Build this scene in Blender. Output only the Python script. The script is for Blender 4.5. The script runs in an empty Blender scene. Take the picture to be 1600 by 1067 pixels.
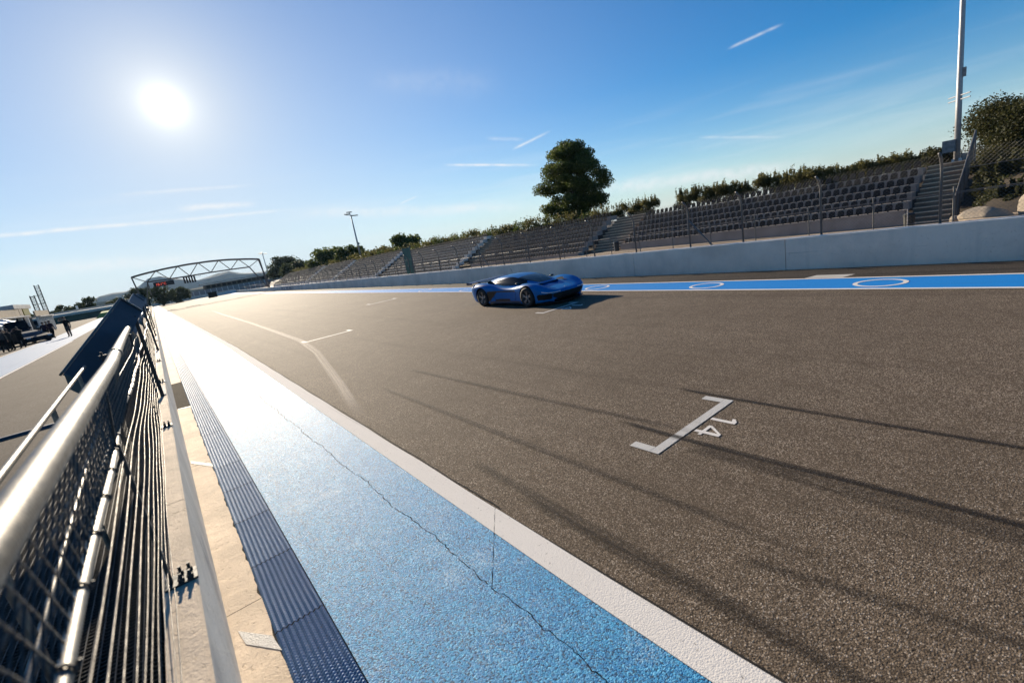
import bpy, bmesh, math, random
import numpy as np
from mathutils import Vector, Matrix
random.seed(7); rng=np.random.default_rng(7)
R=math.radians; S=bpy.context.scene; COL=S.collection

# ------------------------------------------------------------------ camera
H=2.4; YAW,PITCH,ROLL=R(36.75),R(-12.5),R(10.0)
fw=Vector((math.sin(YAW)*math.cos(PITCH),math.cos(YAW)*math.cos(PITCH),math.sin(PITCH)))
rt=Vector((math.cos(YAW),-math.sin(YAW),0)); up=rt.cross(fw)
rr=rt*math.cos(ROLL)-up*math.sin(ROLL); uu=up*math.cos(ROLL)+rt*math.sin(ROLL)
cd=bpy.data.cameras.new('camera'); cam=bpy.data.objects.new('camera',cd); COL.objects.link(cam)
cam.matrix_world=Matrix(((rr.x,uu.x,-fw.x,0),(rr.y,uu.y,-fw.y,0),(rr.z,uu.z,-fw.z,H),(0,0,0,1)))
cd.lens=16.0; cd.sensor_width=36; cd.clip_start=.02; cd.clip_end=30000
cd.dof.use_dof=True; cd.dof.focus_distance=12.0; cd.dof.aperture_fstop=1.8
S.camera=cam

# ------------------------------------------------------------------ light
SUN_EL,SUN_AZ=R(17.6),R(6.1)            # azimuth measured from +Y towards +X
sd=Vector((math.sin(SUN_AZ)*math.cos(SUN_EL),math.cos(SUN_AZ)*math.cos(SUN_EL),math.sin(SUN_EL)))
sl=bpy.data.lights.new('sun','SUN'); sl.energy=5.0; sl.angle=R(.55); sl.color=(1,.86,.67)
so=bpy.data.objects.new('sun',sl); COL.objects.link(so); so.rotation_euler=sd.to_track_quat('Z','Y').to_euler()
vs=S.view_settings; vs.view_transform='Standard'; vs.look='None'; vs.gamma=1; vs.use_curve_mapping=False
vs.exposure=0.95

W=bpy.data.worlds.new('World'); S.world=W; W.use_nodes=True
def nd(t,typ,loc=None,**kw):
    n=t.nodes.new(typ)
    for k,v in kw.items(): setattr(n,k,v)
    return n
def mth(t,op,a,b=None,c=None,clamp=False):
    n=t.nodes.new('ShaderNodeMath'); n.operation=op; n.use_clamp=clamp
    for i,v in enumerate((a,b,c)):
        if v is None: continue
        if isinstance(v,(int,float)): n.inputs[i].default_value=v
        else: t.links.new(v,n.inputs[i])
    return n.outputs[0]
def vmth(t,op,a,b=None):
    n=t.nodes.new('ShaderNodeVectorMath'); n.operation=op
    for i,v in enumerate((a,b)):
        if v is None: continue
        if isinstance(v,(tuple,list,Vector)): n.inputs[i].default_value=tuple(v)
        else: t.links.new(v,n.inputs[i])
    return n.outputs['Value'] if op in('DOT_PRODUCT','LENGTH') else n.outputs[0]
def mixc(t,fac,a,b,mode='MIX'):
    n=t.nodes.new('ShaderNodeMix'); n.data_type='RGBA'; n.blend_type=mode
    for s,v in ((n.inputs[0],fac),(n.inputs[6],a),(n.inputs[7],b)):
        if isinstance(v,(int,float)): s.default_value=v
        elif isinstance(v,(tuple,list)): s.default_value=tuple(v)+((1,) if len(v)==3 else ())
        else: t.links.new(v,s)
    return n.outputs[2]
def mrange(t,v,a,b,c=0.,d=1.,smooth=True):
    n=t.nodes.new('ShaderNodeMapRange'); n.clamp=True
    if smooth: n.interpolation_type='SMOOTHSTEP'
    t.links.new(v,n.inputs[0])
    for i,x in enumerate((a,b,c,d)): n.inputs[i+1].default_value=x
    return n.outputs[0]

def build_world():
    t=W.node_tree; t.nodes.clear(); L=t.links
    sky=nd(t,'ShaderNodeTexSky',sky_type='NISHITA'); sky.sun_disc=False
    sky.sun_elevation=SUN_EL; sky.sun_rotation=SUN_AZ
    sky.air_density=1.0; sky.dust_density=0; sky.ozone_density=3.0
    D=nd(t,'ShaderNodeTexCoord').outputs['Generated']
    Dn=vmth(t,'NORMALIZE',D)
    hs=nd(t,'ShaderNodeHueSaturation'); hs.inputs['Saturation'].default_value=SKY_SAT; hs.inputs['Value'].default_value=1; hs.inputs['Hue'].default_value=.507
    L.new(sky.outputs[0],hs.inputs['Color']); colr=hs.outputs[0]
    # pale scattering air: round the sun, and low over the horizon on the sun's side
    cs=vmth(t,'DOT_PRODUCT',Dn,sd); ang=mth(t,'DIVIDE',mth(t,'ARCCOSINE',mth(t,'MINIMUM',cs,.9999999)),R(1))
    sz0=nd(t,'ShaderNodeSeparateXYZ'); L.new(Dn,sz0.inputs[0])
    el=mth(t,'DIVIDE',mth(t,'ARCSINE',mth(t,'MAXIMUM',sz0.outputs[2],0)),R(1))
    a1=mth(t,'EXPONENT',mth(t,'MULTIPLY',mth(t,'POWER',mth(t,'DIVIDE',ang,AIR[0]),AIR[1]),-1))
    b1=mth(t,'MULTIPLY',mth(t,'EXPONENT',mth(t,'DIVIDE',el,-AIR[3])),mth(t,'EXPONENT',mth(t,'MULTIPLY',mth(t,'POWER',mth(t,'DIVIDE',ang,AIR[4]),2),-1)))
    b1=mth(t,'MULTIPLY',b1,AIR[2])
    f=mth(t,'SUBTRACT',1,mth(t,'MULTIPLY',mth(t,'SUBTRACT',1,a1),mth(t,'SUBTRACT',1,b1)))
    colr=mixc(t,f,colr,AIR_COL)
    colr=mixc(t,mth(t,'MULTIPLY',mth(t,'EXPONENT',mth(t,'DIVIDE',el,-4.5)),.6),colr,LOW_COL)
    # the sun's own glare: a small intense core
    core=mth(t,'DIVIDE',AUR[0],mth(t,'ADD',1,mth(t,'POWER',mth(t,'DIVIDE',ang,AUR[1]),AUR[2])))
    gl=nd(t,'ShaderNodeVectorMath',operation='SCALE'); gl.inputs[0].default_value=(1,.985,.95); L.new(core,gl.inputs[3])
    ad=nd(t,'ShaderNodeVectorMath',operation='ADD'); L.new(colr,ad.inputs[0]); L.new(gl.outputs[0],ad.inputs[1]); colr=ad.outputs[0]
    # vapour trails and thin high cloud, fixed to directions of the sky
    wob=nd(t,'ShaderNodeTexNoise'); wob.inputs['Scale'].default_value=18; wob.inputs['Detail'].default_value=4; L.new(Dn,wob.inputs['Vector'])
    wv=mth(t,'SUBTRACT',wob.outputs[0],.5)
    fib=nd(t,'ShaderNodeTexNoise'); fib.inputs['Scale'].default_value=60; fib.inputs['Detail'].default_value=5; L.new(Dn,fib.inputs['Vector'])
    tot=None
    for a,b,w,stren,soft in TRAILS:
        a=Vector(a).normalized(); b=Vector(b).normalized(); n=a.cross(b).normalized(); ax=(b-a).normalized()
        ua,ub=a.dot(ax),b.dot(ax); le=ub-ua
        v=mth(t,'ADD',vmth(t,'DOT_PRODUCT',Dn,n),mth(t,'MULTIPLY',wv,soft))
        u=vmth(t,'DOT_PRODUCT',Dn,ax)
        m=mth(t,'EXPONENT',mth(t,'MULTIPLY',mth(t,'POWER',mth(t,'DIVIDE',v,w),2),-1))
        m=mth(t,'MULTIPLY',m,mth(t,'MULTIPLY',mrange(t,u,ua,ua+le*.25),mrange(t,u,ub-le*.35,ub,1,0)))
        front=mth(t,'GREATER_THAN',vmth(t,'DOT_PRODUCT',Dn,((a+b)/2).normalized()),0)
        m=mth(t,'MULTIPLY',mth(t,'MULTIPLY',m,front),mth(t,'MULTIPLY',mrange(t,fib.outputs[0],.25,.65,.45,1.1),stren))
        tot=m if tot is None else mth(t,'ADD',tot,m)
    # low veil of cirrus, stretched along the horizon
    mp=nd(t,'ShaderNodeMapping'); mp.inputs['Scale'].default_value=(2.2,2.2,26); L.new(Dn,mp.inputs['Vector'])
    ci=nd(t,'ShaderNodeTexNoise'); ci.inputs['Scale'].default_value=1.6; ci.inputs['Detail'].default_value=5; ci.inputs['Distortion'].default_value=.4; L.new(mp.outputs[0],ci.inputs['Vector'])
    sz=nd(t,'ShaderNodeSeparateXYZ'); L.new(Dn,sz.inputs[0])
    band=mth(t,'MULTIPLY',mrange(t,sz.outputs[2],.0,.06),mrange(t,sz.outputs[2],.10,.24,1,0))
    ve=mth(t,'MULTIPLY',mth(t,'MULTIPLY',mrange(t,ci.outputs[0],.45,.8),band),.18)
    tot=mth(t,'MINIMUM',mth(t,'ADD',tot,ve),.85)
    lum=mth(t,'ADD',CLOUD_ADD[0],0)
    colr=mixc(t,tot,colr,CLOUD_COL)
    bg=nd(t,'ShaderNodeBackground'); L.new(colr,bg.inputs[0]); bg.inputs[1].default_value=SKY_STR
    o=nd(t,'ShaderNodeOutputWorld'); L.new(bg.outputs[0],o.inputs[0])
SKY_STR=.0645; SKY_SAT=1.55; AIR=(6.5,1.25,1.,24.,37.); AIR_COL=(6.6,6.9,7.1); AUR=(28.,.5,2.0); LOW_COL=(3.8,4.9,6.9); CLOUD_ADD=(0,); CLOUD_COL=(7.6,7.6,7.6)
TRAILS=[((0.8723, 0.4202, 0.2501),(0.9065, 0.3319, 0.2608),0.0022,0.42,0.002),
((0.6388, 0.7499, 0.1721),(0.7023, 0.6848, 0.1945),0.0022,0.6,0.001),
((0.5196, 0.8375, 0.1692),(0.6898, 0.7115, 0.1341),0.0022,0.65,0.001),
((-0.1899, 0.9733, 0.1293),(0.0934, 0.9872, 0.1292),0.0028,0.75,0.004),
((0.0297, 0.9912, 0.1292),(0.2685, 0.9551, 0.1252),0.0026,0.5,0.004),
((0.0705, 0.9865, 0.1477),(0.2075, 0.9677, 0.1434),0.0045,0.75,0.006),
((-0.0148, 0.9842, 0.1763),(0.2249, 0.9587, 0.1739),0.0026,0.35,0.006),
((0.5968, 0.7761, 0.2038),(0.6664, 0.7222, 0.1854),0.003,0.25,0.003),
((0.4399, 0.8917, 0.1068),(0.4799, 0.8692, 0.1188),0.0016,0.4,0.001),
((0.7341, 0.6753, 0.071),(0.966, 0.257, 0.0289),0.011,0.55,0.012),
((0.2132, 0.9694, 0.1221),(0.7326, 0.6792, 0.0434),0.01,0.4,0.012),
((-0.1925, 0.9778, 0.0833),(0.1965, 0.9791, 0.0522),0.01,0.45,0.01),
((0.8635, 0.4881, 0.1266),(0.936, 0.3409, 0.0879),0.0022,0.25,0.004),
((0.3978, 0.8589, 0.3224),(0.6395, 0.7127, 0.2883),0.02,0.1,0.03),
]
build_world()

# ------------------------------------------------------------------ materials
MATS={}
def newmat(n):
    m=bpy.data.materials.new(n); m.use_nodes=True; MATS[n]=m
    return m,m.node_tree,m.node_tree.nodes['Principled BSDF']
def pos(t,scale=None,obj=False):
    v=nd(t,'ShaderNodeTexCoord').outputs['Object'] if obj else nd(t,'ShaderNodeNewGeometry').outputs['Position']
    if scale:
        mp=nd(t,'ShaderNodeMapping'); mp.inputs['Scale'].default_value=scale; t.links.new(v,mp.inputs['Vector']); v=mp.outputs[0]
    return v
def noise(t,v,sc,det=3,rough=.55,dist=0):
    n=nd(t,'ShaderNodeTexNoise'); n.inputs['Scale'].default_value=sc; n.inputs['Detail'].default_value=det
    n.inputs['Roughness'].default_value=rough; n.inputs['Distortion'].default_value=dist
    t.links.new(v,n.inputs['Vector']); return n.outputs[0]
def bump(t,p,h,st,dist=.01):
    b=nd(t,'ShaderNodeBump'); b.inputs['Strength'].default_value=st; b.inputs['Distance'].default_value=dist
    t.links.new(h,b.inputs['Height']); t.links.new(b.outputs[0],p.inputs['Normal']); return b
def plain(n,col,rough=.6,metal=0,var=.25,sc=6,bst=.15,spec=.5,obj=False,coat=0,bd=.004):
    m,t,p=newmat(n); v=pos(t,obj=obj)
    a=noise(t,v,sc,4); f=mrange(t,a,.3,.7)
    lo=tuple(c*(1-var) for c in col); hi=tuple(min(1,c*(1+var)) for c in col)
    t.links.new(mixc(t,f,lo,hi),p.inputs['Base Color'])
    p.inputs['Roughness'].default_value=rough; p.inputs['Metallic'].default_value=metal; p.inputs['Specular IOR Level'].default_value=spec
    if coat: p.inputs['Coat Weight'].default_value=coat; p.inputs['Coat Roughness'].default_value=.04
    if bst: bump(t,p,noise(t,v,sc*9,3),bst,bd)
    return m
def asphalt(n,c1,c2,c3,streak=.35,rough=.62,spec=.35):
    m,t,p=newmat(n); v=pos(t)
    vo=nd(t,'ShaderNodeTexVoronoi'); vo.inputs['Scale'].default_value=118; t.links.new(v,vo.inputs['Vector'])
    sp=nd(t,'ShaderNodeSeparateColor'); t.links.new(vo.outputs['Color'],sp.inputs[0])
    col=mixc(t,mrange(t,sp.outputs[0],.2,.95),c1,c2)
    col=mixc(t,mrange(t,sp.outputs[1],.80,.95),col,c3); col=mixc(t,mrange(t,sp.outputs[2],.82,.95),col,tuple(x*.35 for x in c1))
    col=mixc(t,mrange(t,vo.outputs['Distance'],.40,.8,0,.8),col,tuple(x*.25 for x in c1))
    mid=noise(t,v,2.4,4,.7); col=mixc(t,mrange(t,mid,.35,.7,0,.3),col,tuple(x*.62 for x in c1))
    big=noise(t,v,.35,4); col=mixc(t,mrange(t,big,.3,.7,0,.35),col,tuple(x*.8 for x in c1))
    st=noise(t,pos(t,(1.6,.035,1)),1.0,4,.6); col=mixc(t,mrange(t,st,.5,.75,0,streak),col,tuple(x*.45 for x in c1))
    st2=noise(t,pos(t,(6,.09,1)),1.0,3,.6); col=mixc(t,mrange(t,st2,.52,.75,0,streak*.6),col,tuple(x*.5 for x in c1))
    t.links.new(col,p.inputs['Base Color']); p.inputs['Roughness'].default_value=rough; p.inputs['Specular IOR Level'].default_value=spec
    h=mth(t,'ADD',mth(t,'MULTIPLY',vo.outputs['Distance'],-1.),mth(t,'MULTIPLY',noise(t,v,40,3),.5))
    bump(t,p,h,.6,.005); return m
asphalt('asphalt',(.110,.080,.052),(.30,.228,.158),(.60,.50,.39),rough=.865,spec=.18)
asphalt('pit_asphalt',(.105,.084,.062),(.22,.18,.14),(.30,.27,.23),streak=.3,rough=.9,spec=.12)
asphalt('edge_asphalt',(.045,.037,.030),(.10,.082,.066),(.2,.17,.14),streak=1.0,rough=.85,spec=.2)
asphalt('patch_gravel',(.03,.024,.016),(.075,.06,.042),(.16,.13,.09),streak=0,rough=.97,spec=.08)

def paint(n,col,wear,wcol,rough=.42,spec=.55,under=(.05,.045,.04),grain=70,bst=.6,chips=.93,cells=False):
    m,t,p=newmat(n); v=pos(t)
    g=noise(t,v,grain,4,.7); b=noise(t,v,3.2,4,.6); st=noise(t,pos(t,(5,.25,1)),1,4)
    f=mth(t,'ADD',mth(t,'MULTIPLY',mrange(t,g,.42,.66),.75),mth(t,'MULTIPLY',mrange(t,b,.35,.7),.25))
    f=mth(t,'MULTIPLY',mth(t,'MULTIPLY',f,mrange(t,st,.25,.75,.55,1.15)),wear,clamp=True)
    c=mixc(t,f,col,wcol)
    vo=nd(t,'ShaderNodeTexVoronoi'); vo.inputs['Scale'].default_value=115; t.links.new(v,vo.inputs['Vector'])
    rs=nd(t,'ShaderNodeSeparateColor'); t.links.new(vo.outputs['Color'],rs.inputs[0])
    if cells:
        c=mixc(t,mrange(t,rs.outputs[0],.55,.95,0,.55),c,tuple(min(1,x*1.25+.10) for x in wcol))
        c=mixc(t,mrange(t,rs.outputs[1],.62,.9,0,.85),c,tuple(x*.14 for x in col))
        wp=noise(t,v,1.1,5,.7); c=mixc(t,mth(t,'MULTIPLY',mrange(t,wp,.5,.72,0,.6),mrange(t,rs.outputs[0],.2,.8)),c,(.42,.56,.66))
    ch=noise(t,v,33,5,.75); c=mixc(t,mrange(t,ch,.63,.68,0,chips),c,under)
    di=noise(t,pos(t,(9,.12,1)),1,4,.65); c=mixc(t,mrange(t,di,.55,.8,0,.45),c,under)
    t.links.new(c,p.inputs['Base Color']); p.inputs['Specular IOR Level'].default_value=spec
    t.links.new(mrange(t,g,.3,.7,rough-.08,rough+.12),p.inputs['Roughness'])
    hh=mth(t,'ADD',mth(t,'MULTIPLY',vo.outputs['Distance'],-1.0),mth(t,'MULTIPLY',rs.outputs[2],.9))
    bump(t,p,mth(t,'ADD',hh,mth(t,'MULTIPLY',noise(t,v,140,2,.6),.5)),min(1,bst*1.0),.006); return m
paint('blue_paint',(.002,.17,.42),.65,(.07,.44,.68),rough=.655,spec=.4,cells=True)
paint('blue_band',(.001,.21,.60),.2,(.01,.30,.66),rough=.75,spec=.25,bst=.35)
paint('white_paint',(.74,.70,.64),.4,(.58,.54,.48),rough=.9,spec=.15,bst=.3,chips=.8)
paint('worn_white',(.58,.56,.52),.6,(.38,.36,.32),rough=.6,spec=.3,bst=.6)
paint('pit_blue_white',(.16,.26,.40),.5,(.30,.38,.46),rough=.75,spec=.3,bst=.3)
paint('kerb_blue',(.022,.115,.27),.5,(.12,.25,.42),rough=.55,spec=.4,bst=.4)

def concrete(n,col,dark,sc=1.2,rough=.8,stain=.5,vert=False,spec=.3):
    m,t,p=newmat(n); v=pos(t)
    a=noise(t,v,sc,6,.65); c=mixc(t,mrange(t,a,.3,.72),col,tuple(x*.72 for x in col))
    b=noise(t,pos(t,(2.5,2.5,.25) if vert else (4,.5,1)),1.3,5,.6); c=mixc(t,mrange(t,b,.52,.78,0,stain),c,dark)
    if vert:
        sc_=noise(t,pos(t,(1,.35,9)),1.6,4,.7); c=mixc(t,mrange(t,sc_,.62,.74,0,.45),c,tuple(x*.55 for x in dark))
    f=noise(t,v,60,3,.7); c=mixc(t,mrange(t,f,.62,.72,0,.5),c,dark)
    t.links.new(c,p.inputs['Base Color']); p.inputs['Roughness'].default_value=rough; p.inputs['Specular IOR Level'].default_value=spec
    pit=noise(t,v,26,4,.75)
    c2=mixc(t,mrange(t,pit,.64,.70,0,.4),c,tuple(x*.6 for x in dark)); t.links.new(c2,p.inputs['Base Color'])
    bump(t,p,mth(t,'ADD',mth(t,'ADD',noise(t,v,60,4,.75),mth(t,'MULTIPLY',noise(t,v,6,4),1.5)),mth(t,'MULTIPLY',mrange(t,pit,.6,.7),-1.2)),.75,.010); return m
concrete('apron_concrete',(.80,.64,.465),(.46,.33,.21),1.6)
concrete('ledge_concrete',(.64,.52,.39),(.40,.30,.21),2.2)
concrete('wall_concrete',(.62,.585,.53),(.24,.235,.24),1.0,stain=.85)
concrete('barrier_paint',(.90,.74,.61),(.68,.56,.46),.5,vert=True,stain=.5)
concrete('barrier_top_glare_tier',(.80,.76,.70),(.6,.57,.52),1.5)
concrete('stand_concrete',(.34,.30,.27),(.2,.175,.155),.8,stain=.55)
concrete('step_concrete',(.25,.185,.13),(.13,.095,.07),1.0,stain=.6)
concrete('building_concrete',(.46,.36,.25),(.3,.23,.16),.5,vert=True)
concrete('pale_concrete',(.60,.57,.52),(.42,.40,.37),.4)
concrete('gravel',(.42,.32,.215),(.22,.16,.105),2.5,stain=.4)
concrete('soil',(.06,.046,.03),(.03,.024,.016),1.0,stain=.6)
concrete('rock',(.34,.285,.22),(.16,.13,.10),1.4,stain=.6)
def rubber(n='rubber_mark',col=(.016,.013,.011),dens=1.0):
    m,t,p=newmat(n); uv=nd(t,'ShaderNodeTexCoord').outputs['UV']; s=nd(t,'ShaderNodeSeparateXYZ'); t.links.new(uv,s.inputs[0])
    across=mth(t,'ABSOLUTE',mth(t,'SUBTRACT',s.outputs[1],.5))
    a=mrange(t,across,.22,.5,1,0); a=mth(t,'MULTIPLY',a,mrange(t,s.outputs[0],0,.12))
    a=mth(t,'MULTIPLY',a,mrange(t,s.outputs[0],.8,1.0,1,0))
    g=noise(t,pos(t),90,3,.7)
    um=nd(t,'ShaderNodeMapping'); um.inputs['Scale'].default_value=(3,14,1); t.links.new(uv,um.inputs['Vector']); st=noise(t,um.outputs[0],1,4,.65)
    a=mth(t,'MULTIPLY',mth(t,'MULTIPLY',a,mrange(t,g,.3,.62,.35,1)),mrange(t,st,.32,.58,.3,1))
    a=mth(t,'MULTIPLY',a,dens)
    p.inputs['Base Color'].default_value=(*col,1); p.inputs['Roughness'].default_value=.75; p.inputs['Specular IOR Level'].default_value=.2
    tr=nd(t,'ShaderNodeBsdfTransparent'); mx=nd(t,'ShaderNodeMixShader'); t.links.new(a,mx.inputs[0]); t.links.new(tr.outputs[0],mx.inputs[1]); t.links.new(p.outputs[0],mx.inputs[2])
    t.links.new(mx.outputs[0],t.nodes['Material Output'].inputs[0]); return m
rubber(); rubber('faint_rubber',(.02,.017,.014),.45); rubber('dust_track',(.55,.47,.38),.55)
def steel(n,col,rough,rings=0,metal=1):
    m,t,p=newmat(n); v=pos(t)
    a=noise(t,v,14,5,.65); t.links.new(mixc(t,mrange(t,a,.3,.7),tuple(x*.72 for x in col),col),p.inputs['Base Color'])
    t.links.new(mrange(t,noise(t,v,30,4),.3,.7,rough-.08,rough+.12),p.inputs['Roughness']); p.inputs['Metallic'].default_value=metal
    h=noise(t,v,55,3)
    if rings:
        w=nd(t,'ShaderNodeTexWave',wave_type='BANDS',bands_direction='Y'); w.inputs['Scale'].default_value=rings; w.inputs['Distortion'].default_value=.6; t.links.new(v,w.inputs['Vector'])
        h=mth(t,'ADD',h,mth(t,'MULTIPLY',w.outputs[1],1.2))
    bump(t,p,h,.25,.003); return m
steel('galvanised',(.27,.26,.24),.5); steel('wrapped_tube',(.16,.152,.138),.5,rings=22); steel('cable_steel',(.20,.19,.175),.55)
steel('dark_steel',(.045,.048,.052),.55,metal=.6); steel('post_steel',(.17,.165,.16),.5,metal=.7); steel('grating_steel',(.06,.056,.05),.55,metal=.6)
steel('mast_steel',(.42,.42,.43),.5,metal=.5); steel('truss_steel',(.17,.135,.115),.6,metal=.3)
plain('navy_panel',(.036,.038,.046),.5,var=.3,sc=2,bst=.08)
plain('navy_edge',(.06,.085,.085),.5)
plain('seat_plastic',(.010,.011,.014),.7,var=.35,sc=.9,bst=0,spec=.2)
plain('dark_plastic',(.012,.012,.013),.5,bst=.1)
plain('bin_plastic',(.02,.022,.02),.5,bst=.1)
plain('green_sheet',(.010,.10,.07),.6,sc=2)
plain('white_box',(.68,.68,.66),.5,bst=.05)
plain('grey_box',(.22,.22,.22),.55,bst=.05)
plain('wing_blue',(.002,.022,.085),.4,bst=0,obj=True)
plain('body_blue',(.0005,.13,.38),.38,metal=.0,var=.05,sc=1.5,bst=0,spec=.12,coat=.10,obj=True)
plain('carbon',(.010,.010,.012),.32,var=.3,sc=40,bst=.05,obj=True)
plain('skirt_grey',(.05,.065,.10),.35,bst=0,obj=True)
plain('tyre_rubber',(.012,.012,.012),.75,var=.3,sc=20,bst=.2,obj=True)
plain('rim_alloy',(.33,.33,.34),.4,metal=.8,bst=0,obj=True)
plain('arch_black',(.005,.005,.005),.9,bst=0,obj=True)
plain('car_glass',(.004,.005,.007),.14,var=.05,bst=0,spec=.22,obj=True)
plain('lamp_lens',(.55,.58,.62),.15,bst=0,spec=.8,obj=True)
plain('black_car',(.006,.007,.009),.5,bst=0,spec=.25,obj=True)
plain('skin',(.30,.17,.11),.6,bst=0,spec=.3); plain('black_cloth',(.011,.011,.012),.9,var=.4,sc=8,bst=.2,spec=.2)
plain('plum_cloth',(.028,.014,.024),.9,var=.3,sc=8,bst=.2,spec=.2); plain('grey_cloth',(.05,.048,.046),.9,var=.3,sc=8,bst=.2,spec=.2)
plain('hair_dark',(.015,.010,.007),.7,bst=.2); plain('shoe_black',(.012,.012,.012),.7)
plain('bark',(.08,.055,.038),.9,var=.4,sc=3,bst=.6,bd=.03)
plain('grass_green',(.14,.22,.025),.9,var=.3,sc=.2,bst=.4); plain('bank_dark',(.04,.05,.028),.9,var=.4,sc=.3,bst=.5)
plain('hill_rock',(.075,.10,.105),.95,var=.3,sc=.006,bst=.3,bd=20)  # bluish lift in the colour stands in for denser haze
plain('dry_ground',(.17,.14,.095),.95,var=.35,sc=.05,bst=.4)
plain('sand_white',(.66,.60,.50),.9)
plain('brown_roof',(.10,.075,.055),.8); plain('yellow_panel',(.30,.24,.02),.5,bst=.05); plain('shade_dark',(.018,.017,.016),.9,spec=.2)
plain('sign_blue',(.012,.04,.13),.7,var=.3,sc=2)
def emis(n,col,st):
    m,t,p=newmat(n); p.inputs['Base Color'].default_value=(*col,1); p.inputs['Emission Color'].default_value=(*col,1)
    t.links.new(mrange(t,noise(t,pos(t),9),.3,.7,st*.7,st),p.inputs['Emission Strength'])
emis('led_red',(.9,.10,.05),.55); emis('lamp_white',(1.,.97,.9),3)
def foliage(n,c1,c2,c3):
    m,t,p=newmat(n); g=nd(t,'ShaderNodeNewGeometry'); v=g.outputs['Position']
    a=noise(t,v,1.1,3); c=mixc(t,mrange(t,a,.3,.7),c1,c2)
    c=mixc(t,mrange(t,g.outputs['Random Per Island'],.6,1,0,.8),c,c3)
    t.links.new(c,p.inputs['Base Color']); p.inputs['Roughness'].default_value=.6; p.inputs['Specular IOR Level'].default_value=.25
    tl=nd(t,'ShaderNodeBsdfTranslucent'); t.links.new(c,tl.inputs[0]); mx=nd(t,'ShaderNodeMixShader'); mx.inputs[0].default_value=.42
    t.links.new(p.outputs[0],mx.inputs[1]); t.links.new(tl.outputs[0],mx.inputs[2]); t.links.new(mx.outputs[0],t.nodes['Material Output'].inputs[0])
foliage('pine_leaf',(.040,.066,.018),(.10,.125,.030),(.16,.17,.045))
foliage('hedge_leaf',(.060,.062,.020),(.15,.14,.045),(.22,.18,.06))
foliage('oak_leaf',(.026,.032,.012),(.060,.062,.022),(.10,.09,.034))
foliage('far_leaf',(.028,.040,.020),(.055,.068,.030),(.075,.085,.036))
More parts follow.
